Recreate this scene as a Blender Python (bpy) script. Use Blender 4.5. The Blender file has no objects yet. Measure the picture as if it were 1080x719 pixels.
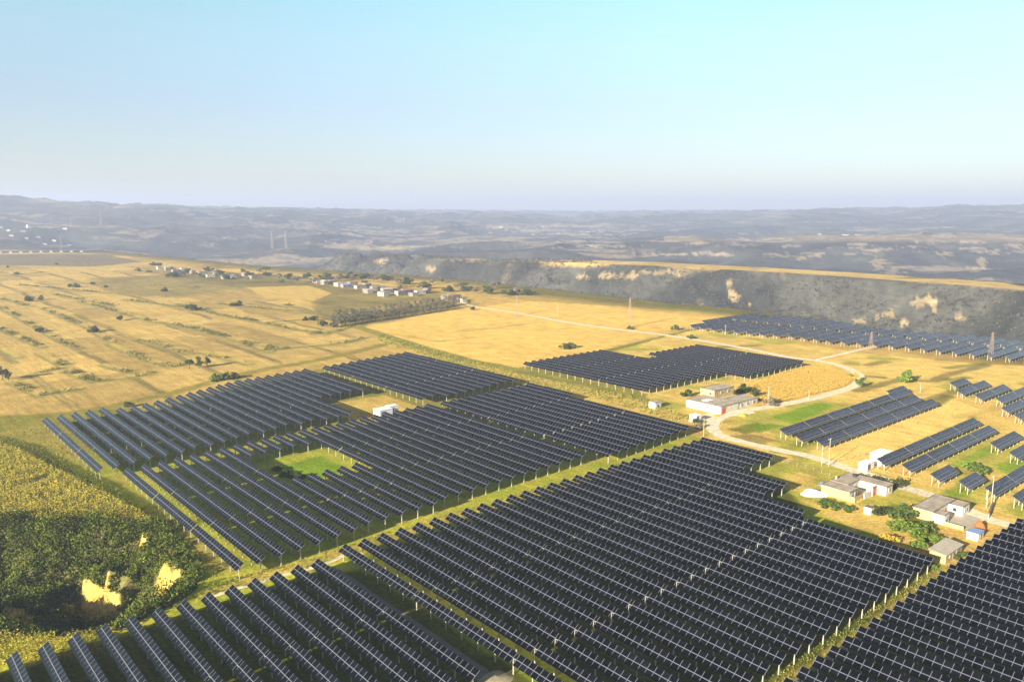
import bpy, bmesh, math, random
import numpy as np
from mathutils import Vector, Matrix
random.seed(7); RNG = np.random.default_rng(7)
R = math.radians
C = bpy.context.scene.collection
sc = bpy.context.scene

# ------------------------------------------------------------------ camera, sky, sun, exposure
CAMH = 103.0
PITCH = math.atan(139.5/850.0)
cd = bpy.data.cameras.new('camera'); cam = bpy.data.objects.new('camera', cd); C.objects.link(cam)
cam.location = (0, 0, CAMH); cam.rotation_euler = (math.pi/2 - PITCH, 0, 0)
cd.sensor_width = 36; cd.lens = 36*850/1080.0; cd.clip_start = 1; cd.clip_end = 60000
sc.camera = cam
SUN_AZ, SUN_EL = 220.5, 17.0
w = bpy.data.worlds.new('World'); sc.world = w; w.use_nodes = True
nt = w.node_tree; bg = nt.nodes['Background']
sky = nt.nodes.new('ShaderNodeTexSky'); sky.sky_type = 'NISHITA'; sky.sun_disc = False
sky.sun_elevation = R(SUN_EL); sky.sun_rotation = R(SUN_AZ)
sky.air_density = 1.0; sky.dust_density = 0.6; sky.ozone_density = 0.6; sky.altitude = 900
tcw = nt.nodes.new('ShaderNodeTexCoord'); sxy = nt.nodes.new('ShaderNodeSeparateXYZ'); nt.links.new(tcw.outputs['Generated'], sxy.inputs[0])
rmp = nt.nodes.new('ShaderNodeValToRGB'); e_ = rmp.color_ramp.elements           # sky tinted by height; unseen upper sky dimmed and warmed to cut fill light
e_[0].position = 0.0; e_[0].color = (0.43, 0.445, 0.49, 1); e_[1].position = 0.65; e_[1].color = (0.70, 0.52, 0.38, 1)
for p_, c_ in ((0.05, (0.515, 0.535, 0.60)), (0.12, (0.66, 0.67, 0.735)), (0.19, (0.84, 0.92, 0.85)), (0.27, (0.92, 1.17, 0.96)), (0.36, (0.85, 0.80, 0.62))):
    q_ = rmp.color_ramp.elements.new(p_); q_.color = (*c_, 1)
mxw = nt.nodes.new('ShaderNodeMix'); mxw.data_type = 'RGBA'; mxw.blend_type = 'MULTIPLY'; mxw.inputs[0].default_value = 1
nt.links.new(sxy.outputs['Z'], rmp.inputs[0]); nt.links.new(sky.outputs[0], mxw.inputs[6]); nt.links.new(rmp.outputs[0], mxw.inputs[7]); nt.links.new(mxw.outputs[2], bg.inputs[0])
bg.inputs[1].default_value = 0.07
sl = bpy.data.lights.new('sun', 'SUN'); sl.energy = 5.0; sl.angle = R(0.5); sl.color = (1.0, 0.87, 0.68)
so = bpy.data.objects.new('sun', sl); C.objects.link(so)
sd = Vector((-math.sin(R(SUN_AZ))*math.cos(R(SUN_EL)), -math.cos(R(SUN_AZ))*math.cos(R(SUN_EL)), -math.sin(R(SUN_EL))))
so.rotation_euler = sd.to_track_quat('-Z', 'Y').to_euler(); so.location = (-200, -200, 300)
sc.view_settings.view_transform = 'Standard'; sc.view_settings.look = 'None'
sc.view_settings.gamma = 1; sc.view_settings.exposure = 1.7
sc.render.engine = 'CYCLES'
sc.cycles.max_bounces = 5; sc.cycles.volume_bounces = 1; sc.cycles.transparent_max_bounces = 4
import time, os; _T0 = time.time()
def lap(m):
    if os.environ.get('LAPLOG'): open(os.environ['LAPLOG'],'a').write('%s %.1f\n' % (m, time.time()-_T0))

# ------------------------------------------------------------------ coordinates
F, HY, CX, CY = 850.0, 220.0, 540.0, 359.5
def G(x, y, z=0.0):                       # map reading of the survey photo: photo point -> ground point at height z
    u = (x-CX)/F; v = (CY-y)/F
    dy = math.cos(PITCH)+v*math.sin(PITCH); dz = -math.sin(PITCH)+v*math.cos(PITCH)
    t = -(CAMH-z)/dz
    return (u*t, dy*t)
AZ = R(139.5)
AX = (math.sin(AZ), math.cos(AZ)); BX = (math.sin(AZ-math.pi/2), math.cos(AZ-math.pi/2))
def AB(a, b): return (a*AX[0]+b*BX[0], a*AX[1]+b*BX[1])
ROTA = math.atan2(AX[1], AX[0])           # local +x -> along the panel rows (away from upper left), local +y -> +b

# ------------------------------------------------------------------ tags
def tag(o, label=None, cat=None, group=None, kind=None):
    if label: o['label'] = label
    if cat: o['category'] = cat
    if group: o['group'] = group
    if kind: o['kind'] = kind
    return o
def empty(name, loc, rz=0, label=None, cat=None, group=None):
    o = bpy.data.objects.new(name, None); C.objects.link(o)
    o.location = loc; o.rotation_euler = (0, 0, rz); o.empty_display_size = 1
    return tag(o, label, cat, group)
def link(name, me, parent=None, loc=None, rz=None):
    o = bpy.data.objects.new(name, me); C.objects.link(o)
    if parent: o.parent = parent
    if loc is not None: o.location = loc
    if rz is not None: o.rotation_euler = (0, 0, rz)
    return o
def copy_tree(o, parent=None, kids=None):
    c = o.copy(); C.objects.link(c)
    if parent: c.parent = parent
    for ch in list(o.children): copy_tree(ch, c)
    return c
ORD = ['zeroth','first','second','third','fourth','fifth','sixth','seventh','eighth','ninth','tenth','eleventh','twelfth','thirteenth','fourteenth','fifteenth','sixteenth','seventeenth','eighteenth','nineteenth','twentieth','twenty-first','twenty-second','twenty-third','twenty-fourth','twenty-fifth','twenty-sixth','twenty-seventh','twenty-eighth','twenty-ninth','thirtieth','thirty-first','thirty-second','thirty-third','thirty-fourth','thirty-fifth','thirty-sixth','thirty-seventh','thirty-eighth','thirty-ninth','fortieth','forty-first','forty-second','forty-third','forty-fourth','forty-fifth','forty-sixth','forty-seventh','forty-eighth','forty-ninth','fiftieth','fifty-first','fifty-second','fifty-third','fifty-fourth','fifty-fifth','fifty-sixth','fifty-seventh','fifty-eighth','fifty-ninth','sixtieth']

# ------------------------------------------------------------------ materials
def mat(name, col, rough=0.8, var=0.15, scale=3.0, bump=0.0, metal=0.0, spec=None, col2=None, coord='Object', detail=4):
    m = bpy.data.materials.new(name); m.use_nodes = True; t = m.node_tree; n = t.nodes; p = n['Principled BSDF']
    tc = n.new('ShaderNodeTexCoord'); nz = n.new('ShaderNodeTexNoise'); nz.inputs['Scale'].default_value = scale; nz.inputs['Detail'].default_value = detail
    t.links.new(tc.outputs[coord], nz.inputs['Vector'])
    cr = n.new('ShaderNodeValToRGB'); e = cr.color_ramp.elements
    if col2 is None: col2 = tuple(c*(1+var) for c in col); c1 = tuple(c*(1-var) for c in col)
    else: c1 = col
    e[0].position = 0.3; e[0].color = (*c1, 1); e[1].position = 0.7; e[1].color = (*col2, 1)
    t.links.new(nz.outputs[0], cr.inputs[0]); t.links.new(cr.outputs[0], p.inputs['Base Color'])
    p.inputs['Roughness'].default_value = rough; p.inputs['Metallic'].default_value = metal
    if spec is not None: p.inputs['Specular IOR Level'].default_value = spec
    if bump:
        b = n.new('ShaderNodeBump'); b.inputs['Strength'].default_value = bump; b.inputs['Distance'].default_value = 0.1
        t.links.new(nz.outputs[0], b.inputs['Height']); t.links.new(b.outputs[0], p.inputs['Normal'])
    return m
M = {}
# solar glass: near-black blue cells with a fine grid of silver busbars
def glass_mat(name, c1, c2):
    m = bpy.data.materials.new(name); m.use_nodes = True; t = m.node_tree; n = t.nodes; p = n['Principled BSDF']
    tc = n.new('ShaderNodeTexCoord'); oi = n.new('ShaderNodeObjectInfo')
    nz = n.new('ShaderNodeTexNoise'); nz.inputs['Scale'].default_value = 0.45; nz.inputs['Detail'].default_value = 2
    t.links.new(tc.outputs['Object'], nz.inputs['Vector'])
    cr = n.new('ShaderNodeValToRGB'); e = cr.color_ramp.elements
    e[0].position = 0.3; e[0].color = (*c1, 1); e[1].position = 0.75; e[1].color = (*c2, 1)
    ge = n.new('ShaderNodeNewGeometry'); mi = n.new('ShaderNodeMix'); mi.inputs[0].default_value = 0.6      # every module has its own batch tint
    t.links.new(nz.outputs[0], mi.inputs[2]); t.links.new(ge.outputs['Random Per Island'], mi.inputs[3])
    hv = n.new('ShaderNodeMapRange'); hv.inputs[3].default_value = 0.7; hv.inputs[4].default_value = 1.7; t.links.new(oi.outputs['Random'], hv.inputs[0])
    vs = n.new('ShaderNodeVectorMath'); vs.operation = 'SCALE'
    t.links.new(mi.outputs[0], cr.inputs[0]); t.links.new(cr.outputs[0], vs.inputs[0]); t.links.new(hv.outputs[0], vs.inputs['Scale']); t.links.new(vs.outputs[0], p.inputs['Base Color'])
    p.inputs['IOR'].default_value = 1.42
    mr = n.new('ShaderNodeMapRange'); mr.inputs[3].default_value = 0.14; mr.inputs[4].default_value = 0.36
    t.links.new(mi.outputs[0], mr.inputs[0]); t.links.new(mr.outputs[0], p.inputs['Roughness'])
    return m
M['glass'] = glass_mat('solar_glass', (0.0006, 0.0010, 0.0020), (0.0022, 0.0030, 0.0052))
M['glass_blue'] = glass_mat('blue_solar_glass', (0.012, 0.015, 0.030), (0.024, 0.028, 0.050))
M['frame'] = mat('aluminium_frame', (0.115, 0.125, 0.160), 0.5, 0.08, 2.0)
M['frame_bright'] = mat('bright_frame', (0.22, 0.23, 0.27), 0.5, 0.08, 2.0)
M['galv'] = mat('galvanised_steel', (0.36, 0.36, 0.35), 0.55, 0.12, 1.5, metal=0.2)
M['pile'] = mat('concrete_pile', (0.42, 0.38, 0.31), 0.9, 0.12, 2.0)
M['white'] = mat('white_paint', (0.80, 0.80, 0.80), 0.6, 0.03, 1.5)
M['wall_white'] = mat('whitewashed_wall', (0.62, 0.58, 0.49), 0.9, 0.22, 0.6, detail=8)
M['wall_tan'] = mat('earth_wall', (0.46, 0.36, 0.17), 0.95, 0.22, 0.7, detail=8)
M['roof_conc'] = mat('concrete_roof', (0.36, 0.31, 0.24), 0.95, 0.30, 0.35, detail=8)
M['roof_edge'] = mat('roof_edge', (0.16, 0.12, 0.10), 0.9, 0.2, 1.0)
M['brick_red'] = mat('red_gate_paint', (0.50, 0.10, 0.03), 0.6, 0.15, 2.0)
M['window'] = mat('window_glass', (0.04, 0.05, 0.07), 0.2, 0.1, 2.0)
M['conc'] = mat('yard_concrete', (0.42, 0.38, 0.31), 0.95, 0.10, 0.5)
M['dirt'] = mat('dirt_road', (0.70, 0.60, 0.42), 1.0, 0.30, 0.45, detail=8)
M['gravel'] = mat('grey_gravel', (0.16, 0.155, 0.15), 1.0, 0.18, 0.6, detail=8)
M['bark'] = mat('bark', (0.12, 0.09, 0.06), 0.95, 0.2, 3.0)
M['wood'] = mat('weathered_wood', (0.30, 0.25, 0.18), 0.9, 0.15, 3.0)
M['blue_roof'] = mat('blue_steel_roof', (0.20, 0.32, 0.52), 0.5, 0.08, 1.0)
M['red_roof'] = mat('red_tile_roof', (0.30, 0.16, 0.11), 0.9, 0.15, 1.0)
M['grain'] = mat('drying_corn', (0.62, 0.38, 0.04), 0.95, 0.15, 4.0)
M['orange'] = mat('orange_heap', (0.44, 0.12, 0.03), 0.9, 0.15, 3.0)
M['rusty'] = mat('dull_rusty_steel', (0.26, 0.20, 0.14), 0.7, 0.15, 1.0)
M['film'] = mat('plastic_film', (0.16, 0.175, 0.20), 0.4, 0.06, 0.3)
M['dark'] = mat('dark_opening', (0.03, 0.03, 0.03), 0.8, 0.1, 1.0)
M['carpaint'] = mat('grey_blue_car_paint', (0.16, 0.20, 0.27), 0.3, 0.03, 1.0)
M['tyre'] = mat('tyre_rubber', (0.02, 0.02, 0.02), 0.9, 0.1, 1.0)
M['thatch'] = mat('straw_mound', (0.34, 0.29, 0.19), 1.0, 0.2, 1.2, bump=0.5)

def leafmat(name, c1, c2, scale=0.8):
    m = bpy.data.materials.new(name); m.use_nodes = True; t = m.node_tree; n = t.nodes; p = n['Principled BSDF']
    ge = n.new('ShaderNodeNewGeometry'); nz = n.new('ShaderNodeTexNoise'); nz.inputs['Scale'].default_value = scale
    t.links.new(ge.outputs['Position'], nz.inputs['Vector'])
    mx = n.new('ShaderNodeMath'); mx.operation = 'ADD'; mm = n.new('ShaderNodeMath'); mm.operation = 'MULTIPLY'; mm.inputs[1].default_value = 0.5
    t.links.new(ge.outputs['Random Per Island'], mm.inputs[0]); t.links.new(mm.outputs[0], mx.inputs[0])
    sb = n.new('ShaderNodeMath'); sb.operation = 'SUBTRACT'; sb.inputs[1].default_value = 0.25
    t.links.new(nz.outputs[0], sb.inputs[0]); t.links.new(sb.outputs[0], mx.inputs[1])
    cr = n.new('ShaderNodeValToRGB'); e = cr.color_ramp.elements
    e[0].position = 0.15; e[0].color = (*c1, 1); e[1].position = 0.85; e[1].color = (*c2, 1)
    t.links.new(mx.outputs[0], cr.inputs[0]); t.links.new(cr.outputs[0], p.inputs['Base Color'])
    p.inputs['Roughness'].default_value = 0.75; p.inputs['Specular IOR Level'].default_value = 0.2
    p.inputs['Subsurface Weight'].default_value = 0.0
    return m
M['leaf'] = leafmat('leaf_green', (0.030, 0.055, 0.010), (0.10, 0.15, 0.025))
M['leaf_bright'] = leafmat('leaf_bright', (0.045, 0.090, 0.010), (0.17, 0.23, 0.025))
M['leaf_yellow'] = leafmat('leaf_yellow', (0.30, 0.22, 0.02), (0.55, 0.38, 0.04))
M['leaf_dark'] = leafmat('leaf_dark', (0.018, 0.030, 0.008), (0.07, 0.09, 0.02))
M['leaf_grey'] = leafmat('bare_twigs', (0.11, 0.10, 0.07), (0.25, 0.22, 0.16))
M['leaf_grove'] = leafmat('grove_twigs', (0.07, 0.075, 0.045), (0.17, 0.165, 0.10))
M['scrub'] = leafmat('gully_scrub', (0.012, 0.026, 0.004), (0.14, 0.18, 0.016), 0.16)
M['hedge'] = leafmat('hedge_leaf', (0.03, 0.042, 0.010), (0.15, 0.155, 0.035), 0.05)
M['hill_scrub'] = leafmat('hill_scrub', (0.030, 0.030, 0.022), (0.10, 0.095, 0.070), 0.02)
M['corn'] = leafmat('corn_leaf', (0.15, 0.17, 0.02), (0.62, 0.50, 0.07), 0.25)
M['corn_dry'] = leafmat('dry_corn_leaf', (0.40, 0.28, 0.055), (0.48, 0.34, 0.075), 0.1)
M['tuft'] = leafmat('verge_grass', (0.07, 0.11, 0.012), (0.32, 0.30, 0.05), 0.12)

# ------------------------------------------------------------------ mesh helpers
class MB:
    def __init__(s): s.v = []; s.f = []; s.m = []; s.mats = []
    def mi(s, m):
        if m not in s.mats: s.mats.append(m)
        return s.mats.index(m)
    def box(s, c, d, m='frame', rz=0.0, tilt=None, taper=1.0):
        i = len(s.v); hx, hy, hz = d[0]/2, d[1]/2, d[2]/2
        for sz in (-1, 1):
            k = taper if sz > 0 else 1.0
            for sx, sy in ((-1,-1),(1,-1),(1,1),(-1,1)):
                p = Vector((sx*hx*k, sy*hy*k, sz*hz))
                if tilt: p = tilt @ p
                if rz: p = Matrix.Rotation(rz, 3, 'Z') @ p
                s.v.append((p.x+c[0], p.y+c[1], p.z+c[2]))
        for q in ((0,3,2,1),(4,5,6,7),(0,1,5,4),(1,2,6,5),(2,3,7,6),(3,0,4,7)):
            s.f.append(tuple(i+k for k in q)); s.m.append(s.mi(m))
    def bar(s, p, q, w, m='galv', w2=None):
        p = Vector(p); q = Vector(q); d = (q-p)
        if d.length < 1e-6: return
        u = d.orthogonal().normalized(); v = d.normalized().cross(u); w2 = w if w2 is None else w2
        i = len(s.v)
        for pt, ww in ((p, w), (q, w2)):
            for a, b in ((-1,-1),(1,-1),(1,1),(-1,1)): s.v.append(tuple(pt+u*a*ww/2+v*b*ww/2))
        for q4 in ((0,3,2,1),(4,5,6,7),(0,1,5,4),(1,2,6,5),(2,3,7,6),(3,0,4,7)):
            s.f.append(tuple(i+k for k in q4)); s.m.append(s.mi(m))
    def tube(s, p, q, r, m='galv', n=8, r2=None):
        p = Vector(p); q = Vector(q); d = q-p; u = d.orthogonal().normalized(); v = d.normalized().cross(u); r2 = r if r2 is None else r2
        i = len(s.v)
        for pt, rr in ((p, r), (q, r2)):
            for k in range(n):
                a = 2*math.pi*k/n; s.v.append(tuple(pt+u*math.cos(a)*rr+v*math.sin(a)*rr))
        for k in range(n):
            s.f.append((i+k, i+(k+1)%n, i+n+(k+1)%n, i+n+k)); s.m.append(s.mi(m))
        s.f.append(tuple(i+n-1-k for k in range(n))); s.m.append(s.mi(m))
        s.f.append(tuple(i+n+k for k in range(n))); s.m.append(s.mi(m))
    def prism(s, pts, z0, z1, m='conc'):
        n = len(pts); i = len(s.v)
        ar = sum(pts[k][0]*pts[(k+1)%n][1]-pts[(k+1)%n][0]*pts[k][1] for k in range(n))
        if ar < 0: pts = pts[::-1]
        for z in (z0, z1):
            for p in pts: s.v.append((p[0], p[1], z))
        for k in range(n):
            s.f.append((i+k, i+(k+1)%n, i+n+(k+1)%n, i+n+k)); s.m.append(s.mi(m))
        s.f.append(tuple(i+n-1-k for k in range(n))); s.m.append(s.mi(m))
        s.f.append(tuple(i+n+k for k in range(n))); s.m.append(s.mi(m))
    def mesh(s, name):
        me = bpy.data.meshes.new(name); me.from_pydata(s.v, [], s.f)
        for m in s.mats: me.materials.append(M[m])
        me.polygons.foreach_set('material_index', s.m); me.update(); return me
    def build(s, name, parent=None, loc=None, rz=None):
        return link(name, s.mesh(name), parent, loc, rz)
def npmesh(name, V, Fq, mt, smooth=False):
    me = bpy.data.meshes.new(name); V = np.asarray(V, np.float32); Fq = np.asarray(Fq, np.int32); k = Fq.shape[1]
    me.vertices.add(len(V)); me.vertices.foreach_set('co', V.ravel())
    me.loops.add(Fq.size); me.loops.foreach_set('vertex_index', Fq.ravel())
    me.polygons.add(len(Fq)); me.polygons.foreach_set('loop_start', np.arange(0, Fq.size, k, dtype=np.int32))
    me.polygons.foreach_set('loop_total', np.full(len(Fq), k, np.int32))
    if smooth: me.polygons.foreach_set('use_smooth', np.ones(len(Fq), bool))
    me.update(calc_edges=True); me.materials.append(mt); return me

# ------------------------------------------------------------------ noise
_HT = np.random.default_rng(99).random((256, 256))
def _hash(ix, iy, s):
    return _HT[(iy+37*s) & 255, (ix+91*s) & 255]
def vnoise(x, y, s=0):
    ix = np.floor(x).astype(np.int32); iy = np.floor(y).astype(np.int32); fx = x-ix; fy = y-iy; fx = fx*fx*(3-2*fx); fy = fy*fy*(3-2*fy)
    a = _hash(ix, iy, s); b = _hash(ix+1, iy, s); c = _hash(ix, iy+1, s); d = _hash(ix+1, iy+1, s)
    return (a*(1-fx)+b*fx)*(1-fy)+(c*(1-fx)+d*fx)*fy
def fbm(x, y, o=4, s=0, ridged=False):
    r = 0; a = 1; t = 0
    for k in range(o):
        n = vnoise(x*2**k+17.3*k, y*2**k-9.1*k, s+k)
        if ridged: n = 1-abs(2*n-1)
        r = r+a*n; t += a; a *= 0.5
    return r/t
def sstep(a, b, x):
    t = np.clip((x-a)/(b-a), 0, 1); return t*t*(3-2*t)
def seg_dist(X, Y, pts, closed=False):
    d = np.full(X.shape, 1e9); P = list(pts); n = len(P) if closed else len(P)-1
    for k in range(n):
        x0, y0 = P[k]; x1, y1 = P[(k+1) % len(P)]; dx, dy = x1-x0, y1-y0; L = dx*dx+dy*dy+1e-9
        t = np.clip(((X-x0)*dx+(Y-y0)*dy)/L, 0, 1); d = np.minimum(d, np.hypot(X-x0-t*dx, Y-y0-t*dy))
    return d
def inside(X, Y, pts):
    r = np.zeros(X.shape, bool); n = len(pts)
    for k in range(n):
        x0, y0 = pts[k]; x1, y1 = pts[(k+1) % n]
        if y0 == y1: continue
        c = ((y0 > Y) != (y1 > Y)) & (X < (x1-x0)*(Y-y0)/(y1-y0)+x0); r ^= c
    return r
def GP(l, z=0): return [G(x, y, z) for x, y in l]

# ------------------------------------------------------------------ terrain
EDGE = GP([(-260,262),(-60,262),(0,262),(70,264),(130,266),(190,272),(260,279),(330,284),(430,290),(520,298),(600,307),(700,319),(780,326),(850,333),(905,343),(1000,358),(1085,372),(1250,395)])
EDGEP = EDGE+[(2500, -2500), (-4000, -2500)]
RIDGE2 = GP([(1500,345),(1250,318),(1085,303),(1000,297),(900,290),(800,284),(720,280),(640,276),(560,271),(500,268),(430,263),(385,261)])
GULLY = GP([(-260,560),(-70,549),(-20,553),(22,545),(60,552),(95,545),(130,554),(165,551),(196,575),(214,600),(206,622),(178,640),(150,652),(128,663),(60,672),(0,668),(-60,664),(-300,650)])
PXC = [-600,0,200,400,600,800,1080,1600]
YR = [2000,2500,3000,4000,5000,6500,9000,15000]
TAB = np.array([[-60,-50,-20,40,135,165,120,100],[-70,-55,-20,50,155,130,110,90],[-100,-90,-60,10,92,95,90,80],[-95,-80,-60,-30,30,66,60,50],
  [-95,-70,-45,-60,-20,18,40,28],[-95,-70,0,-65,-10,58,50,30],[-95,-80,0,-60,20,118,100,60],[-95,-80,0,-60,20,130,100,60]], float)
def height(X, Y):
    Yc = np.maximum(Y, 1.0)
    px = np.clip(CX+F*X/Yc/0.987, -600, 1600); px = np.where(Y < 50, np.where(X < 0, -600, 1600), px)
    r = np.hypot(X, Y)
    ci = np.interp(px, PXC, np.arange(8)); ri = np.interp(np.hypot(X*0.6, Y), YR, np.arange(8))
    c0 = np.clip(np.floor(ci).astype(int), 0, 6); r0 = np.clip(np.floor(ri).astype(int), 0, 6); cf = ci-c0; rf = ri-r0
    rf = rf*rf*(3-2*rf)
    base = (TAB[c0, r0]*(1-cf)+TAB[c0+1, r0]*cf)*(1-rf)+(TAB[c0, r0+1]*(1-cf)+TAB[c0+1, r0+1]*cf)*rf
    wx = X+120*fbm(X/400, Y/400, 3, 5); wy = Y+120*fbm(X/400, Y/400, 3, 9)
    gul = fbm(wx/520, wy/520, 5, 3, True)
    amp = np.interp(r, [1500, 3000, 6000, 12000], [34, 70, 120, 150])
    far = base+(gul-0.62)*amp
    far = np.where(far > 8, far, far)
    # terraced second ridge
    pxr = np.where(Y > 30, CX+F*X/Yc, 2000.); left_ = sstep(700, 420, pxr)
    d2 = seg_dist(X, Y, RIDGE2)+14*(fbm(X/90, Y/90, 3, 21)-0.5)
    cut = fbm(X/170+3, Y/170, 4, 23, True); d2 = d2+(18+55*left_)*sstep(0.45, 1.0, cut)+46*(fbm(X/75, Y/75, 4, 24, True)-0.62)*sstep(45, 110, d2)
    g2 = fbm(wx/110, wy/110, 4, 13, True)
    z2 = 0.5-left_*(6+22*fbm(X/240, Y/240, 3, 25))-np.maximum(d2-62, 0)*0.62*(0.75+0.5*g2)
    z2 = np.where(d2 > 62, z2-10*(1-g2)*sstep(62, 130, d2), z2)
    ins = inside(X, Y, EDGEP)
    de = seg_dist(X, Y, EDGE)+10*(fbm(X/60, Y/60, 3, 31)-0.5)
    floor = np.minimum(far, -60-25*fbm(X/300, Y/300, 3, 2))
    blend = sstep(1900, 2700, r)
    out = np.maximum(np.where(r < 1900, floor, floor*(1-blend)+far*blend), np.minimum(z2, 1.0))
    de = de+22*(fbm(X/60, Y/60, 3, 33, True)-0.6)*sstep(8, 40, de); drop = -de*0.75*(0.7+0.6*g2)
    z = np.where(ins, 0.0, np.maximum(drop, out))
    z = np.where(ins | (de < 8), np.where(ins, 0.0, np.minimum(0, -de*0.5)), z)
    # gentle unevenness of far fields (kept off the panel ground)
    z = z+np.where(ins, 1.6*(fbm(X/150, Y/150, 3, 40)-0.5)*sstep(650, 1100, r), 0)
    # the eroded gully beside the nearest panels
    gi = inside(X, Y, GULLY); dg = seg_dist(X, Y, GULLY, True)
    m = (r < 500) & gi
    wall = dg+5*(fbm(X/11, Y/11, 3, 50)-0.5)
    dep = 14*sstep(0, 20, wall)*(0.75+0.5*fbm(X/20, Y/20, 3, 55))
    # terraced loess: the walls drop in steps with steep faces
    dep = dep+5.0*(fbm(X/12, Y/12, 3, 57, True)-0.6)*sstep(2, 8, dg)
    for (cx_, cy_, L_, D_, fz) in CLIFF:
        fx_, fy_ = math.sin(R(fz)), math.cos(R(fz)); t_ = (X-cx_)*fx_+(Y-cy_)*fy_+1.6*(vnoise(X/2.6, Y/2.6, 58)-0.5); s_ = np.abs(-(X-cx_)*fy_+(Y-cy_)*fx_)
        dep = dep+D_*(sstep(-1.0, 1.0, t_)-0.55)*(1-sstep(L_*0.8, L_*1.25, s_))*(1-sstep(5, 15, np.abs(t_)))
    z = np.where(m, -np.clip(dep, 0, 60)+1.2*(fbm(X/4, Y/4, 3, 61)-0.5)*sstep(0, 5, dg), z)
    return z
CLIFF = [(*G(97,612,-8),6.5,9,205),(*G(113,625,-9),4.5,9,200),(*G(178,614,-5),5.5,6,215),(*G(150,580,-5),2.5,6,200),(*G(15,636,-9),7.5,6,205),(*G(133,652,-5),3,5,200)]
az = np.concatenate([np.linspace(-42, 42, 1051), np.linspace(44, 316, 69)[:-1]])
rr = np.concatenate([np.linspace(4, 118, 24), np.geomspace(121, 14500, 800)])
A_, R_ = np.meshgrid(np.radians(az), rr)
X = (np.sin(A_)*R_).ravel(); Y = (np.cos(A_)*R_).ravel()
Z = height(X, Y)
na, nr = len(az), len(rr)
ii, jj = np.meshgrid(np.arange(nr-1), np.arange(na), indexing='ij'); j2 = (jj+1) % na
FQ = np.stack([ii*na+jj, (ii+1)*na+jj, (ii+1)*na+j2, ii*na+j2], -1).reshape(-1, 4)[:, ::-1]
# land cover (what grows or lies on the ground)
Yc = np.maximum(Y, 1.0)
dd = Yc*math.cos(PITCH)+(CAMH-Z)*math.sin(PITCH)
PX = CX+F*X/dd; PY = CY-F*(Yc*math.sin(PITCH)-(CAMH-Z)*math.cos(PITCH))/dd
ZG = Z.reshape(nr, na)
dzr = np.abs(np.gradient(ZG, axis=0)/np.gradient(rr)[:, None]); dza = np.zeros_like(ZG)
dza[:, 1:1050] = np.abs((ZG[:, 2:1051]-ZG[:, :1049])/(2*R(84/1050)*rr[:, None]))
slope = np.hypot(dzr, dza).ravel(); rad = np.hypot(X, Y); ins = inside(X, Y, EDGEP)
def PXG(X, Y): return np.where(Y > 30, CX+F*X/np.maximum(Y, 1)*1.0, 9e3)
def c3(c): return np.array(c, float)[None, :]
n1 = fbm(X/30, Y/30, 4, 70)[:, None]; n2 = fbm(X/7, Y/7, 3, 71)[:, None]; n3 = fbm(X/160, Y/160, 4, 72)[:, None]
STUB = c3((0.60, 0.415, 0.115)); STUB2 = c3((0.45, 0.30, 0.082)); GREEN = c3((0.145, 0.18, 0.022)); BRIGHT = c3((0.17, 0.27, 0.014)); OLIVE = c3((0.17, 0.15, 0.045)); DRY = c3((0.50, 0.35, 0.092)); DARKG = c3((0.045, 0.052, 0.022))
SCR1 = c3((0.042, 0.045, 0.038)); SCR2 = c3((0.12, 0.115, 0.092)); LOESS = c3((0.42, 0.32, 0.16)); SOIL = c3((0.20, 0.155, 0.085))
col = STUB*n1+STUB2*(1-n1)
# parcels of slightly different stubble
pa = (X*AX[0]+Y*AX[1])+6*(n1[:, 0]-0.5); pb = (X*BX[0]+Y*BX[1])+6*(n1[:, 0]-0.5)
ia = np.floor(pa/86+0.8*_hash(np.floor(pb/46).astype(int), np.zeros(len(X), int), 4)).astype(int); ib = np.floor(pb/46).astype(int)
par = _hash(ia, ib, 8)[:, None]
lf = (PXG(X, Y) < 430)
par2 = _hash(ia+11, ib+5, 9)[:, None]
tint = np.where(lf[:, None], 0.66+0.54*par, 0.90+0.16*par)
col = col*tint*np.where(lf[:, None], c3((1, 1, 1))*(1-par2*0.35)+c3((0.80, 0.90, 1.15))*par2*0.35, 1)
fb = np.abs(pb/46-np.round(pb/46))*46; fb2 = np.abs(pb/23-np.round(pb/23))*23
edge_ = (lf & (rad < 1500) & (vnoise(pa/60, pb/40, 7) > 0.30))
m_ = (np.where(edge_, 1-sstep(1.2, 3.0+rad*0.0018, fb), 0))[:, None]*0.85
col = col*(1-m_)+OLIVE*0.75*m_
m_ = (np.where(lf & (vnoise(pa/50, pb/30, 17) > 0.5), 1-sstep(0.4, 1.6+rad*0.001, fb2), 0))[:, None]*0.35
col = col*(1-m_)+STUB*1.25*m_
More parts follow.
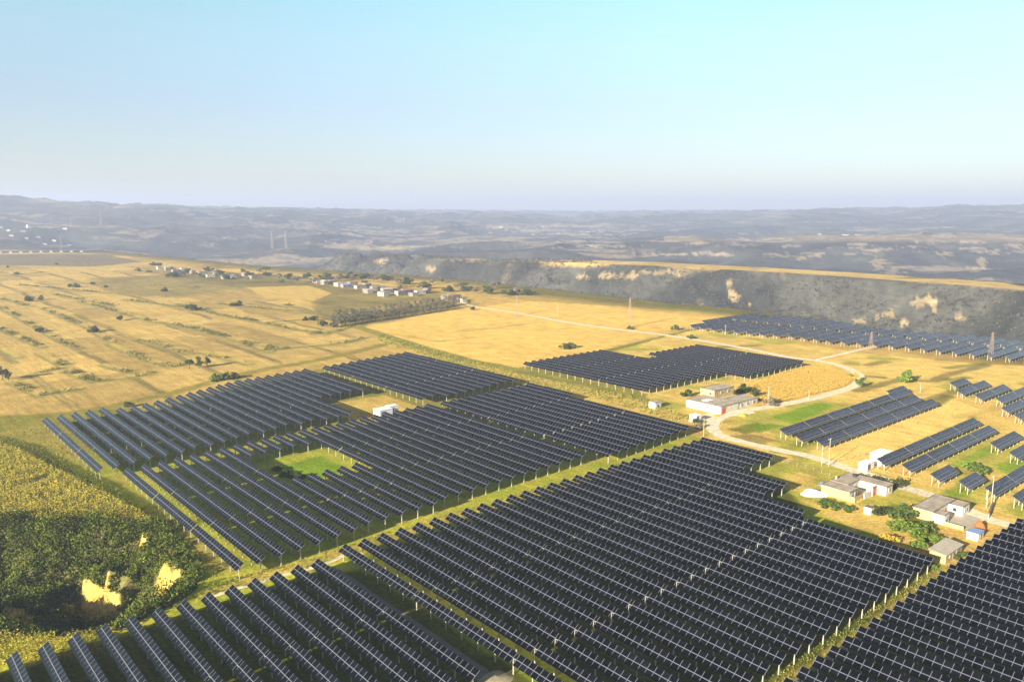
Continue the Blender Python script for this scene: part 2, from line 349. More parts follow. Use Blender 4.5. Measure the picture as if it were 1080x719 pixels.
# ploughed direction streaks in the stubble
aa = X*AX[0]+Y*AX[1]; bb = X*BX[0]+Y*BX[1]
strk = vnoise(bb/2.2, aa/45, 80)[:, None]*0.5+vnoise(bb/6.5, aa/90, 81)[:, None]*0.5
col = col*(0.84+0.32*strk)
rm = np.ones(len(X)) # field roughness: 1 = stubble
def lay(mask, c, a=1.0):
    global col
    m = np.clip(mask, 0, 1)
    if m.ndim == 1: m = m[:, None]
    col = col*(1-m*a)+c*m*a
def _sub(P, mar):
    xs = [p[0] for p in P]; ys = [p[1] for p in P]
    return np.nonzero((X > min(xs)-mar) & (X < max(xs)+mar) & (Y > min(ys)-mar) & (Y < max(ys)+mar))[0]
def laysub(k, m, c, a):
    cc = c[k] if c.shape[0] > 1 else c
    m = np.clip(m, 0, 1)[:, None]*a; col[k] = col[k]*(1-m)+cc*m
def wpoly(P, c, a=1.0, soft=1.5, wob=2.0):
    k = _sub(P, 15)
    if not len(k): return
    d = seg_dist(X[k], Y[k], P, True); i = inside(X[k], Y[k], P); sgn = np.where(i, d, -d)+wob*(n2[k, 0]-0.5)*2
    laysub(k, sstep(-soft, soft, sgn), c, a)
def poly(pts, c, a=1.0, z=0, soft=1.5, wob=2.0): wpoly(GP(pts, z), c, a, soft, wob)
def pab(pts, c, a=1.0, soft=2.0, wob=2.0): wpoly([AB(*q) for q in pts], c, a, soft, wob)
def strip(pts, wd, c, a=1.0, wob=0.8):
    P = GP(pts); k = _sub(P, wd+15); d = seg_dist(X[k], Y[k], P); ww = wd*(0.5+1.0*n2[k, 0])
    laysub(k, 1-sstep(ww*0.5, ww*0.5+1.5+rad[k]*0.002, d), c, a)
nearg = sstep(420, 300, np.hypot(X, Y))[:, None]
grassmix = (GREEN*1.35*(1-n2)+DRY*0.75*n2)*(1-nearg*0.7)+(c3((0.25, 0.34, 0.018))*(1-n2)+c3((0.50, 0.44, 0.05))*n2)*nearg*0.85
gp_ = sstep(0.46, 0.58, fbm(X/26+9, Y/26, 4, 73))[:, None]*0.75
grassdry = (DRY*1.12*(1-gp_)+c3((0.22, 0.26, 0.025))*gp_)*(0.75+0.5*n2)
lap('left fields')
HEDGE = []
# ---- left fields
for p in ([(-60,318),(0,323),(40,345),(60,357),(83,368)], [(47,325),(70,335),(97,347),(113,357),(125,362)], [(43,373),(63,383),(100,402),(133,398),(160,393)], [(-10,362),(20,377)],
          [(17,398),(63,388)], [(13,403),(43,417),(70,412),(84,410)], [(117,363),(150,377),(180,387),(197,383)], [(150,358),(200,373)],
          [(163,338),(207,347),(250,357),(293,368),(327,365),(360,362),(385,356)], [(230,320),(277,325),(307,327)], [(187,320),(233,332),(277,340),(317,337)], [(3,315),(33,323)], [(-40,293),(0,291),(50,287)], [(150,300),(210,303)], [(370,344),(352,350),(330,352)], [(60,310),(95,318),(120,322)], [(-20,340),(15,352),(45,366)], [(85,318),(130,330),(165,340)], [(110,385),(140,393)], [(200,345),(240,355),(285,371)], [(255,335),(300,345),(345,352)], [(20,300),(70,305),(120,309)], [(215,372),(262,384)], [(0,345),(25,358)], [(300,321),(340,330)], [(70,392),(100,402)], [(130,316),(180,322),(215,326)]):
    HEDGE.append(p); strip(p, 6.0, (GREEN*0.75+DARKG*0.4), 0.75)
    strip([(x, y+1.6) for x, y in p], 4.0, OLIVE*1.6, 0.5)
    strip([(x, y-1.2) for x, y in p], 3.0, STUB*1.25, 0.5)
poly([(97,293),(180,289),(233,293),(262,302),(187,314),(120,310)], OLIVE*(0.6+0.9*n1), 0.8, 0, 10, 22)
poly([(150,283),(300,290),(345,302),(300,306),(200,298)], OLIVE*(0.5+0.8*n1), 0.8, 0, 14, 30)
poly([(250,297),(340,297),(470,308),(490,318),(440,318),(345,335),(320,330),(330,312)], OLIVE*(0.6+0.9*n1), 0.75, 0, 12, 26)
poly([(340,335),(470,318),(492,322),(470,328),(380,345)], OLIVE*(0.5+0.6*n1), 0.85, 0, 6, 10)
poly([(260,303),(325,301),(350,309),(330,318),(280,314)], STUB*1.0, 0.85)
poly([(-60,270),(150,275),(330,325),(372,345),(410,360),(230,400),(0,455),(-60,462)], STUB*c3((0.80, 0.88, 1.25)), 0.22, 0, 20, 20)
poly([(372,346),(470,328),(560,318),(480,306),(560,304),(700,324),(800,334),(715,346),(640,368),(556,383),(545,390),(493,378),(443,364)], STUB*c3((1.28, 1.22, 1.1))*(0.9+0.2*n1), 0.85, 0, 6, 8)
# rear belt along the plateau edge: mixed scrub and gold
dE = seg_dist(X, Y, EDGE)
lay(np.where(ins, (1-sstep(25, 90, dE+60*(n3[:, 0]-0.5)))*0.9, 0), OLIVE*0.75*(0.6+0.8*n1))
poly([(-40,268),(110,268),(150,276),(100,281),(-40,279)], SCR2*1.1, 0.8)
# ---- centre fields
strip([(366,341),(400,352),(443,366),(493,380),(545,390),(600,402),(650,414),(700,428),(735,441)], 9, grassmix*0.9, 0.95)
strip([(395,362),(450,376),(550,400),(620,412),(700,433),(728,445)], 10, DRY*1.1, 0.6)
strip([(552,392),(620,404),(690,420),(712,424)], 9, GREEN*0.9+0.02, 0.7)
strip([(560,384),(640,370),(690,358),(715,352),(740,345)], 5, GREEN*0.9, 0.8)
strip([(640,330),(560,338),(500,330)], 2.5, DRY*1.2, 0.5)
strip([(480,350),(530,345),(565,340)], 3, OLIVE, 0.35)
strip([(415,352),(460,360),(500,356)], 3, OLIVE, 0.35)
# left edge of panels
strip([(-30,462),(0,456),(60,440),(110,430),(180,415),(230,401),(280,389),(330,381),(375,371),(410,362)], 7, grassmix*0.85, 0.9)
# ---- ground of the panel blocks
under = (GREEN*0.22+DARKG*0.25)*(0.4+1.2*n2)  # grass colour darkened to stand in for shade between the rows
pab([(-470,55),(-440,50),(-60,-60),(60,-60),(60,320),(-75,296),(-83,240),(-100,240),(-170,292),(-205,296),(-340,310),(-475,305),(-470,200),(-440,120)], grassmix*0.85, 1.0)
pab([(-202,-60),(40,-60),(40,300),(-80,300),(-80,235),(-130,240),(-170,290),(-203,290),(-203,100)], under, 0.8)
pab([(-270,342),(-295,335),(-392,335),(-392,486),(-268,486)], grassmix*0.9, 1.0)
# field left of the panels (rough pasture) and the corn fields
poly([(-40,463),(40,448),(60,455),(250,602),(215,600),(200,580),(165,550),(120,500),(60,478),(-40,478)], (GREEN*0.5+DRY*0.5)*(0.8+0.4*n2), 0.95)
poly([(-60,460),(0,466),(30,478),(54,492),(112,520),(166,552),(90,552),(0,548),(-70,552)], (OLIVE*0.9+0.01)*(0.8+0.4*n2), 1.0)
strip([(0,462),(35,472),(62,488),(115,512),(150,532),(185,560)], 5, GREEN*0.5, 0.85)
poly([(-60,668),(0,668),(60,672),(128,665),(110,690),(40,700),(-60,712)], OLIVE*1.0, 1.0)
pab([(-202,-30),(-202,98),(-195,110),(-212,118),(-216,80),(-222,60),(-215,20)], grassmix, 1.0)
pab([(-330,118),(-270,118),(-270,155),(-312,155)], grassmix*0.9, 0.9)
pab([(-333,227.5),(-215,227.5),(-215,235),(-334,235)], (c3((0.20, 0.27, 0.018))*(1-n2)+c3((0.40, 0.34, 0.06))*n2), 0.95, 1.0, 1.0)
pab([(-205,109.5),(-85,109.5),(-85,113.6),(-205,113.6)], c3((0.24, 0.30, 0.015))*(0.6+0.8*n2), 0.9, 0.8, 1.0)  # green strip with its sunlight painted in as brighter colour
pab([(-300,128),(-276,128),(-276,152),(-302,152)], BRIGHT, 0.95)
pab([(-380,192),(-335,192),(-335,232),(-382,232)], DRY*1.1, 0.85)
pab([(-212,70),(-212,290),(-207,290),(-207,70)], DRY*1.1, 0.7, 1.0, 1.5)
pab([(-86,140),(-86,240),(-83,240),(-83,140)], DRY, 0.6, 1.0, 1.5)
pab([(-84,140),(-84,245),(-81,245),(-81,140)], DARKG*1.8, 0.7, 0.8, 1)
# ---- right-hand fields
poly([(645,372),(690,358),(745,345),(905,372),(1080,388),(1200,400),(1200,560),(1075,556),(1010,545),(900,560),(800,500),(745,462),(735,440),(690,428)], grassdry*1.25, 0.8)
poly([(905,378),(1090,386),(1100,402),(1000,404),(960,412),(910,400)], STUB*1.2, 0.8)
poly([(700,362),(745,352),(870,372),(900,371),(850,384)], DRY*1.15, 0.9)
poly([(778,425),(792,404),(845,384),(878,386),(903,399),(893,408),(845,420),(800,430)], STUB*c3((0.95,0.86,0.7)), 1.0)
poly([(848,480),(870,469),(990,425),(1003,419),(1030,430),(1028,438),(930,482),(905,492),(880,492)], STUB*1.3, 1.0)
poly([(812,440),(865,424),(880,428),(838,447)], BRIGHT*1.05, 0.95)
poly([(765,452),(800,445),(812,452),(785,458)], GREEN*0.9, 0.9)
poly([(790,448),(812,446),(830,450),(800,456)], BRIGHT*0.9, 0.9)
poly([(770,458),(800,458),(820,464),(800,470),(776,464)], OLIVE*0.9, 0.7)
poly([(1000,490),(1045,468),(1050,476),(1010,496)], BRIGHT*1.2, 0.8)
poly([(1050,490),(1075,484),(1080,494),(1060,500)], BRIGHT*1.1, 0.8)
poly([(995,520),(1015,505),(1025,518),(1012,528)], BRIGHT, 0.8)
poly([(1060,535),(1085,525),(1090,540),(1075,545)], BRIGHT, 0.7)
strip([(820,476),(870,462),(930,444),(990,424),(1000,418)], 4.5, grassmix*0.8, 0.9)
strip([(905,412),(950,400),(985,402),(1000,395),(1040,385)], 5, OLIVE*0.9, 0.75)
strip([(970,425),(1010,412),(1030,415)], 5, OLIVE*0.9, 0.7)
strip([(1010,440),(1045,432),(1085,420)], 4, DRY*0.9, 0.5)
for q in ((915,385,935,381),(1000,388,1040,383),(930,398,900,396),(1020,398,1000,401),(1052,374,1035,378),(780,372,820,378),(760,366,800,364)):
    strip([(q[0], q[1]), (q[2], q[3])], 5, GREEN*0.85, 0.7)
poly([(860,541),(935,536),(955,546),(975,575),(940,566)], DRY*1.25, 0.9)
poly([(940,530),(985,548),(992,575),(962,566)], GREEN*1.0, 0.9)
poly([(825,500),(860,500),(852,522),(835,515)], DRY*1.2, 0.8)
poly([(690,325),(640,308),(520,300),(480,306),(560,318)], OLIVE*0.9, 0.5)
strip([(700,323),(760,329),(800,333),(850,335)], 9, BRIGHT*0.7, 0.8)
strip([(500,305),(560,308),(630,316),(700,322)], 10, GREEN*0.8, 0.6)
# ---- gully
gi = inside(X, Y, GULLY) & (rad < 500)
gcol = (SOIL*0.45+GREEN*0.35)*(0.6+0.8*n2)
lay(np.where(gi, 1.0, 0), gcol)
bd = np.full(len(X), 9.)
for (bx, by, L_, D_, fz) in CLIFF:
    fx_, fy_ = math.sin(R(fz)), math.cos(R(fz)); t_ = (X-bx)*fx_+(Y-by)*fy_; s_ = np.abs(-(X-bx)*fy_+(Y-by)*fx_)
    lay(np.where(gi & (np.abs(t_) < 3.0), (1-sstep(L_*0.85, L_*1.1, s_+3*(n2[:, 0]-0.5)))*sstep(0.6, 1.0, slope), 0), c3((0.46, 0.33, 0.085))*(0.6+0.8*n2))
# ---- beyond the plateau
patch = sstep(0.46, 0.62, fbm(X/260, Y/140, 5, 90))[:, None]
wild = (SCR1*0.75+SCR2*0.30*(n1**2)+SCR2*0.28*patch)
nfar = fbm(X/45, Y/45, 4, 91)[:, None]
wild = wild*(0.6+0.8*nfar)
terr = (sstep(0.55, 0.66, fbm(X/420+Y/900, Y/95, 5, 92))*(1-sstep(0.12, 0.34, slope)))[:, None]
wild = wild*(1-terr*0.8)+c3((0.34, 0.27, 0.17))*terr*0.8
cl = (sstep(0.62, 0.72, fbm(X/75, Y/75, 4, 93))*sstep(0.30, 0.6, slope)*sstep(2600, 1000, rad*0+rad))[:, None]
wild = wild*(1-cl*0.35)+LOESS*0.8*cl*0.35
wild = wild*(0.7+0.6*fbm(X/9, Y/9, 3, 96)[:, None])
col = np.where(ins[:, None], col, wild)
d2 = seg_dist(X, Y, RIDGE2)
side = 1-sstep(38, 50, d2+14*(n1[:, 0]-0.5))
lay(np.where(ins, 0, side*sstep(-18, -6, Z)*(1-0.6*sstep(640, 480, PX))*sstep(0.30, 0.42, fbm(X/120, Y/120, 3, 98)+0.12)), (STUB*0.9+SCR2*0.3)*(0.65+0.7*n1), 0.9)
# bare loess scars at their places on the slopes
def scar(cx, cy, wx_, wy_, rmin, rmax, c=LOESS, a=0.6):
    k = np.nonzero((np.abs(PX-cx) < 2*wx_) & (np.abs(PY-cy) < 2*wy_) & (~ins) & (rad > rmin) & (rad < rmax) & (Y > 0))[0]
    q = np.hypot((PX[k]-cx)/wx_, (PY[k]-cy)/wy_)+3.4*(fbm(X[k]/16, Y[k]/16, 4, 95)-0.5)
    laysub(k, sstep(1.0, 0.7, q), c, a)
for s_ in ((768,300,3.5,7),(776,316,9,3.5),(770,311,4,6),(790,319,3,4),(972,318,9,3),(985,325,4,7),(980,315,3,4),(1014,336,5,3),(935,332,7,3.5),(905,338,9,4),(955,343,8,3.5),(925,336,4,4),
           (640,291,26,3),(700,287,20,3.5),(400,276,8,3),(455,284,4,2)): scar(*s_, 700, 2300)
for s_ in ((928,278,8,6),(942,287,10,4),(1028,284,7,3),(1035,277,4,5),(995,268,8,2.2),(820,269,10,2.5),(845,272,6,2),(375,259,18,3.5),(410,262,22,2.5)): scar(*s_, 1700, 4200)
for k in range(46):
    x0 = 620+RNG.random()*460; y0 = 246+RNG.random()*24; scar(x0, y0, 5+16*RNG.random(), 0.7+0.9*RNG.random(), 2400, 5000, c3((0.40,0.32,0.22)), 0.55)
for k in range(30):
    x0 = 340+RNG.random()*330; y0 = 238+RNG.random()*26; scar(x0, y0, 4+18*RNG.random(), 0.6+0.8*RNG.random(), 2400, 7000, c3((0.42,0.35,0.27)), 0.5)
for k in range(16):
    x0 = 90+RNG.random()*240; y0 = 232+RNG.random()*36; scar(x0, y0, 4+8*RNG.random(), 0.8+1.2*RNG.random(), 2300, 7000, c3((0.40,0.34,0.28)), 0.4)
band = sstep(246, 249, PY)*sstep(257, 253, PY)*np.where((PX > 700) & (rad > 2400) & (rad < 3600), 1, 0)
lay(np.where(ins, 0, band*(0.35+0.6*n1[:, 0])), c3((0.36, 0.28, 0.17)), 0.7)
col = np.clip(col, 0.005, 0.9)

def ground_material():
    m = bpy.data.materials.new('ground_cover'); m.use_nodes = True; t = m.node_tree; n = t.nodes; p = n['Principled BSDF']
    at = n.new('ShaderNodeAttribute'); at.attribute_name = 'cover'
    ge = n.new('ShaderNodeNewGeometry')
    nz = n.new('ShaderNodeTexNoise'); nz.inputs['Scale'].default_value = 0.9; nz.inputs['Detail'].default_value = 7; nz.inputs['Roughness'].default_value = 0.68
    nb = n.new('ShaderNodeTexNoise'); nb.inputs['Scale'].default_value = 0.09; nb.inputs['Detail'].default_value = 6; nb.inputs['Roughness'].default_value = 0.65
    for q in (nz, nb): t.links.new(ge.outputs['Position'], q.inputs['Vector'])
    r1 = n.new('ShaderNodeMapRange'); r1.inputs[1].default_value = 0.28; r1.inputs[2].default_value = 0.72; r1.inputs[3].default_value = 0.50; r1.inputs[4].default_value = 1.48
    mp = n.new('ShaderNodeMapping'); mp.inputs['Rotation'].default_value = (0, 0, -ROTA); mp.inputs['Scale'].default_value = (1, 1, 1)
    m2 = n.new('ShaderNodeMapping'); m2.inputs['Scale'].default_value = (0.03, 0.42, 0.1); t.links.new(ge.outputs['Position'], mp.inputs['Vector']); t.links.new(mp.outputs[0], m2.inputs['Vector'])
    ns = n.new('ShaderNodeTexNoise'); ns.inputs['Scale'].default_value = 1.0; ns.inputs['Detail'].default_value = 4; ns.inputs['Roughness'].default_value = 0.7; t.links.new(m2.outputs[0], ns.inputs['Vector'])
    r3 = n.new('ShaderNodeMapRange'); r3.inputs[1].default_value = 0.32; r3.inputs[2].default_value = 0.68; r3.inputs[3].default_value = 0.82; r3.inputs[4].default_value = 1.18; t.links.new(ns.outputs[0], r3.inputs[0])
    r2 = n.new('ShaderNodeMapRange'); r2.inputs[1].default_value = 0.30; r2.inputs[2].default_value = 0.70; r2.inputs[3].default_value = 0.78; r2.inputs[4].default_value = 1.20
    t.links.new(nz.outputs[0], r1.inputs[0]); t.links.new(nb.outputs[0], r2.inputs[0])
    mu = n.new('ShaderNodeMath'); mu.operation = 'MULTIPLY'; t.links.new(r1.outputs[0], mu.inputs[0]); t.links.new(r2.outputs[0], mu.inputs[1])
    mu3 = n.new('ShaderNodeMath'); mu3.operation = 'MULTIPLY'; t.links.new(mu.outputs[0], mu3.inputs[0]); t.links.new(r3.outputs[0], mu3.inputs[1])
    vm = n.new('ShaderNodeVectorMath'); vm.operation = 'SCALE'; t.links.new(at.outputs['Color'], vm.inputs[0]); t.links.new(mu3.outputs[0], vm.inputs['Scale'])
    t.links.new(vm.outputs[0], p.inputs['Base Color']); p.inputs['Roughness'].default_value = 1.0; p.inputs['Specular IOR Level'].default_value = 0.0
    b = n.new('ShaderNodeBump'); b.inputs['Strength'].default_value = 0.55; b.inputs['Distance'].default_value = 0.35
    b2 = n.new('ShaderNodeBump'); b2.inputs['Strength'].default_value = 0.5; b2.inputs['Distance'].default_value = 2.5
    t.links.new(nz.outputs[0], b.inputs['Height']); t.links.new(nb.outputs[0], b2.inputs['Height'])
    # coarse relief only off the flat fields
    se = n.new('ShaderNodeSeparateXYZ'); t.links.new(ge.outputs['Position'], se.inputs[0])
    lt = n.new('ShaderNodeMapRange'); lt.inputs[1].default_value = -2; lt.inputs[2].default_value = -12; lt.inputs[3].default_value = 0.06; lt.inputs[4].default_value = 0.9
    t.links.new(se.outputs['Z'], lt.inputs[0]); t.links.new(lt.outputs[0], b2.inputs['Strength'])
    t.links.new(b.outputs[0], b2.inputs['Normal']); t.links.new(b2.outputs[0], p.inputs['Normal'])
    return m
M['ground'] = ground_material()
gme = npmesh('ground', np.stack([X, Y, Z], -1), FQ, M['ground'], True)
at = gme.color_attributes.new('cover', 'FLOAT_COLOR', 'POINT')
at.data.foreach_set('color', np.concatenate([col, np.ones((len(col), 1))], 1).astype(np.float32).ravel())
tag(link('ground', gme), kind='structure')
def hz(x, y): return float(height(np.array([x], float), np.array([y], float))[0])
def hzs(x, y): return height(np.asarray(x, float), np.asarray(y, float))

lap('air')
# ------------------------------------------------------------------ air
def haze():
    b = MB(); b.box((0, 0, 20), (31000, 31000, 560), 'white'); me = b.mesh('haze'); me.materials.clear()
    m = bpy.data.materials.new('haze_air'); m.use_nodes = True; t = m.node_tree; t.nodes.clear()
    o = t.nodes.new('ShaderNodeOutputMaterial'); v = t.nodes.new('ShaderNodeVolumePrincipled')
    v.inputs['Color'].default_value = (0.54, 0.645, 0.93, 1); v.inputs['Density'].default_value = 0.000165; v.inputs['Anisotropy'].default_value = 0.1
    t.links.new(v.outputs[0], o.inputs['Volume']); me.materials.append(m)
    tag(link('haze', me), kind='stuff', label='thin pale blue haze filling the air over the whole plateau')
haze()

# ------------------------------------------------------------------ roads
def sheet(name, pts, wd, m, z=0.004, ragged=0.25, kind='structure', n=6):
    P = [Vector(p) for p in pts]; Q = []
    for k in range(len(P)-1):
        p0 = P[max(k-1, 0)]; p1 = P[k]; p2 = P[k+1]; p3 = P[min(k+2, len(P)-1)]
        for s in range(n):
            t = s/n; Q.append(0.5*((2*p1)+(p2-p0)*t+(2*p0-5*p1+4*p2-p3)*t*t+(3*p1-p0-3*p2+p3)*t**3))
    Q.append(P[-1]); V = []; Fc = []
    for k, q in enumerate(Q):
        d = (Q[min(k+1, len(Q)-1)]-Q[max(k-1, 0)]).normalized(); nn = Vector((-d.y, d.x)); w1 = wd/2+random.uniform(-ragged, ragged); w2 = wd/2+random.uniform(-ragged, ragged)
        for s, ww in ((1, w1), (-1, w2)): V.append((q.x+nn.x*ww*s, q.y+nn.y*ww*s, z+hz(q.x, q.y)))
        if k: i = 2*k; Fc.append((i-2, i-1, i+1, i))
    b = MB(); b.v = V; b.f = Fc; b.m = [b.mi(m)]*len(Fc)
    return tag(b.build(name), kind=kind)
sheet('road', GP([(1088,560),(1072,555),(1040,546),(1003,530),(975,520),(950,513),(925,503),(900,496),(880,489),(850,480),(815,473),(780,465),(760,459),(752,452),(753,445),(765,438),(790,432),(815,428),(848,422),(880,414),(900,407),(907,400),(903,393),(885,385),(860,380),(830,376),(790,368),(745,360),(700,353),(650,347),(600,340),(545,330),(500,323),(485,317)]), 6.0, 'dirt')
sheet('path', GP([(858,380),(880,375),(905,369),(925,365)]), 3.6, 'dirt', 0.009)
sheet('path', [AB(-206, 100), AB(-200, 102), AB(-190, 102.5), AB(-160, 102.6), AB(-126, 102.6), AB(-80, 103)], 4.6, 'gravel', 0.008)
sheet('path', [AB(-207, 70), AB(-206.5, 90), AB(-205.5, 101), AB(-207, 110)], 1.8, 'dirt', 0.012)
sheet('path', [AB(-83.6, 130), AB(-83.6, 180), AB(-83.8, 240)], 1.2, 'gravel', 0.008)
sheet('yard', GP([(742,443),(752,438),(775,436),(790,433)]), 9, 'dirt', 0.013)

lap('tracker rows')
# ------------------------------------------------------------------ tracker rows
CELL = 1.93; TILT = R(36); AXH = 4.0
_tm = {}
def table_mesh(n):
    """n module pairs on a tilted single-axis table; origin at its west end on the axle; +x along the row"""
    if n in _tm: return _tm[n]
    b = MB(); T = Matrix.Rotation(TILT, 3, 'X')    # surface faces -y (towards lower left) and up
    half = 1.36
    def P(x, s, h): v = T @ Vector((0, s, h)); return (x, v.y, v.z)
    for k in range(n):
        x = (k+0.5)*CELL
        for s in (-1, 1):
            b.box(P(x, s*(0.09+half/2), 0), (CELL-0.13, half-0.0, 0.04), 'glass', tilt=T)
        b.box(P(k*CELL, 0, 0.004), (0.11, 2*(half+0.09), 0.05), 'frame', tilt=T)
    b.box(P(n*CELL, 0, 0.004), (0.11, 2*(half+0.09), 0.05), 'frame', tilt=T)
    b.box(P(n*CELL/2, 0, 0.012), (n*CELL, 0.17, 0.055), 'frame', tilt=T)
    me = b.mesh('panel_table'); _tm[n] = me; return me
_post = MB(); _post.box((0, 0, 1.72), (0.26, 0.26, 3.64), 'pile', taper=0.85); _post.box((0, 0, 3.60), (0.34, 0.30, 0.2), 'galv')
POST = _post.mesh('post')
_beam = {}
def beam_mesh(L):
    k = round(L, 1)
    if k not in _beam:
        b = MB(); b.tube((0, 0, 0), (k, 0, 0), 0.09, 'galv', 6); _beam[k] = b.mesh('axle_beam')
    return _beam[k]
def row(a0, a1, b, label, group, ntab=None, posts=True):
    x, y = AB(a0, b); L = a1-a0
    root = empty('solar_panel_row', (x, y, 0), ROTA, label, 'solar panels', group)
    nt_ = ntab or max(1, round(L/38.0)); gap = 0.55
    n = max(3, int((L-gap*(nt_-1))/nt_/CELL))
    Lt = n*CELL; g = (L-Lt*nt_)/max(nt_-1, 1) if nt_ > 1 else 0; g = min(g, 1.0)
    for k in range(nt_):
        link('panel_table', table_mesh(n), root, (k*(Lt+g), 0, AXH)).rotation_euler = (random.gauss(0, 0.012), 0, 0)
    tot = nt_*Lt+(nt_-1)*g
    link('axle_beam', beam_mesh(tot), root, (0, 0, AXH-0.14))
    m = max(2, round(tot/6.6)+1)
    for k in range(m):
        link('post', POST, root, (0.9+(tot-1.8)*k/(m-1), 0, 0))
    return root
NR = 0
def block(rows, edge, name, group):
    n = len(rows)
    for k, (a0, a1, b) in enumerate(rows):
        row(a0, a1, b, '%s panel row from the %s edge of the %s' % (ORD[k+1], edge, name), group)
ip = lambda b, xs, ys: float(np.interp(b, xs, ys))
# far left block
rows = []
for k in range(24):
    b = 72.8+6.42*k
    if b > 222: break
    a0 = ip(b, [72,100,107,132,174,194,222], [-429,-433,-424,-434,-453,-455,-459]); a1 = ip(b, [72,91,143,190], [-326,-328.5,-339.5,-341]) if b < 191 else -384.5
    rows.append((a0, a1, b))
block(rows, 'left', 'far left block', 'solar rows of the far left block')
# block behind it
rows = [(ip(b, [235,301], [-459,-469]), ip(b, [235,301], [-343,-347.5]), b) for b in [235+6.6*k for k in range(11)]]
block(rows, 'near', 'upper left block behind the white cabins', 'solar rows of the upper left block')
# middle left block, interrupted by the green clearing
rows = []; stubs = []
for k in range(24):
    b = 80.1+6.36*k; a0 = ip(b, [80,110,150,230], [-322.5,-325,-330.5,-333]); a1 = ip(b, [80,112,230], [-211,-212.5,-216.5])
    if 7 <= k <= 11: stubs.append((a0, -309, b)); a0 = -271.2
    rows.append((a0, a1, b))
block(rows, 'left', 'block around the green clearing', 'solar rows around the green clearing')
for k, (a0, a1, b) in enumerate(stubs):
    row(a0, a1, b, '%s from left of five short panel stubs just above the green clearing' % ORD[k+1], 'short stub rows above the green clearing')
# block right of the grass strip
rows = [(ip(b, [236,299], [-333,-337.5]), -214.8, b) for b in [236.5+6.25*k for k in range(10)]]+[(-337.6, -300, 299.2)]
block(rows, 'near', 'block just beyond the diagonal grass strip', 'solar rows beyond the grass strip')
# big centre block
rows = []
for k in range(28):
    b = 108.3+6.45*k
    a1 = -86.4 if k <= 19 else -129.5 if k == 20 else -148.4 if k <= 23 else -168.6
    rows.append((-204.5, a1, b))
block(rows, 'lower left', 'large centre block', 'solar rows of the large centre block')
# near left block
rows = [(-200.5+0.02*k, -125.5, 97.4-6.19*k) for k in range(15)]
block(rows, 'gravel path', 'nearest lower left block', 'solar rows of the nearest left block')
# near right block
rows = [(-82.0, -5.0, 145.4+6.54*k) for k in range(22)]
block(rows, 'lower', 'lower right corner block', 'solar rows of the lower right block')
# upper middle block
rows = []
for k in range(23):
    b = 340.5+6.36*k
    a0 = -386.5 if b < 416 else -345 if b < 429 else -356
    a1 = ip(b, [340,380,415], [-284,-282.5,-281]) if b < 416 else -270
    rows.append((a0, a1, b))
block(rows, 'near left', 'upper middle block', 'solar rows of the upper middle block')

# ------------------------------------------------------------------ fixed tables facing the lower right
ZL, ZH, FW = 2.3, 4.5, 4.1
_fm = {}
def fixed_mesh(n):
    if n in _fm: return _fm[n]
    b = MB(); ang = math.atan2(ZH-ZL, FW); S = math.hypot(ZH-ZL, FW); T = Matrix.Rotation(ang, 3, 'X')
    def P(x, s, h=0): v = T @ Vector((0, s, h)); return (x, v.y, v.z)
    pw = 1.16
    for k in range(n):
        for s in (-1, 1): b.box(P((k+0.5)*pw, s*(S/4+0.01)), (pw-0.05, S/2-0.05, 0.04), 'glass_blue', tilt=T)
        b.box(P(k*pw, 0, 0.003), (0.07, S, 0.045), 'frame_bright', tilt=T)
    b.box(P(n*pw, 0, 0.003), (0.07, S, 0.045), 'frame_bright', tilt=T)
    b.box(P(n*pw/2, 0, 0.006), (n*pw, 0.10, 0.045), 'frame_bright', tilt=T)
    b.box(P(n*pw/2, -S/2-0.03, -0.02), (n*pw, 0.14, 0.12), 'frame_bright', tilt=T)
    _fm[n] = b.mesh('panel_table'); return _fm[n]
_p1 = MB(); _p1.box((0, 0, 1.22), (0.24, 0.24, 2.54), 'pile'); PLO = _p1.mesh('post')
_p2 = MB(); _p2.box((0, 0, 2.02), (0.24, 0.24, 4.14), 'pile'); PHI = _p2.mesh('post')
ROTB = math.atan2(BX[1], BX[0])           # local +x -> +b ; local +y -> -a (up slope side)
_rf = {}
def fixed(ac, b0, b1, label, group, far=False):
    """ac: a of the table centre line; low edge towards +a"""
    x, y = AB(ac, b0); z0 = 0
    root = empty('solar_table', (x, y, 0), ROTB, label, 'solar panels', group)
    L = b1-b0; nt_ = max(1, round(L/23.0)); n = max(4, int((L-0.4*(nt_-1))/nt_/1.16)); Lt = n*1.16
    for k in range(nt_): link('panel_table', fixed_mesh(n), root, (k*(Lt+0.4), 0, (ZL+ZH)/2))
    tot = nt_*Lt+(nt_-1)*0.4; key = round(tot, 1)
    if key not in _rf:
        bb_ = MB(); bb_.bar((0, -1.25, ZL+0.42), (tot, -1.25, ZL+0.42), 0.12); bb_.bar((0, 1.25, ZH-0.85), (tot, 1.25, ZH-0.85), 0.12); _rf[key] = bb_.mesh('support_beam')
    link('support_beam', _rf[key], root)
    m = max(2, round(tot/5.2)+1)
    for k in range(m):
        xx = 0.6+(tot-1.2)*k/(m-1)
        link('post', PLO, root, (xx, -1.25, 0.1)); link('post', PHI, root, (xx, 1.25, -0.55))
    return root
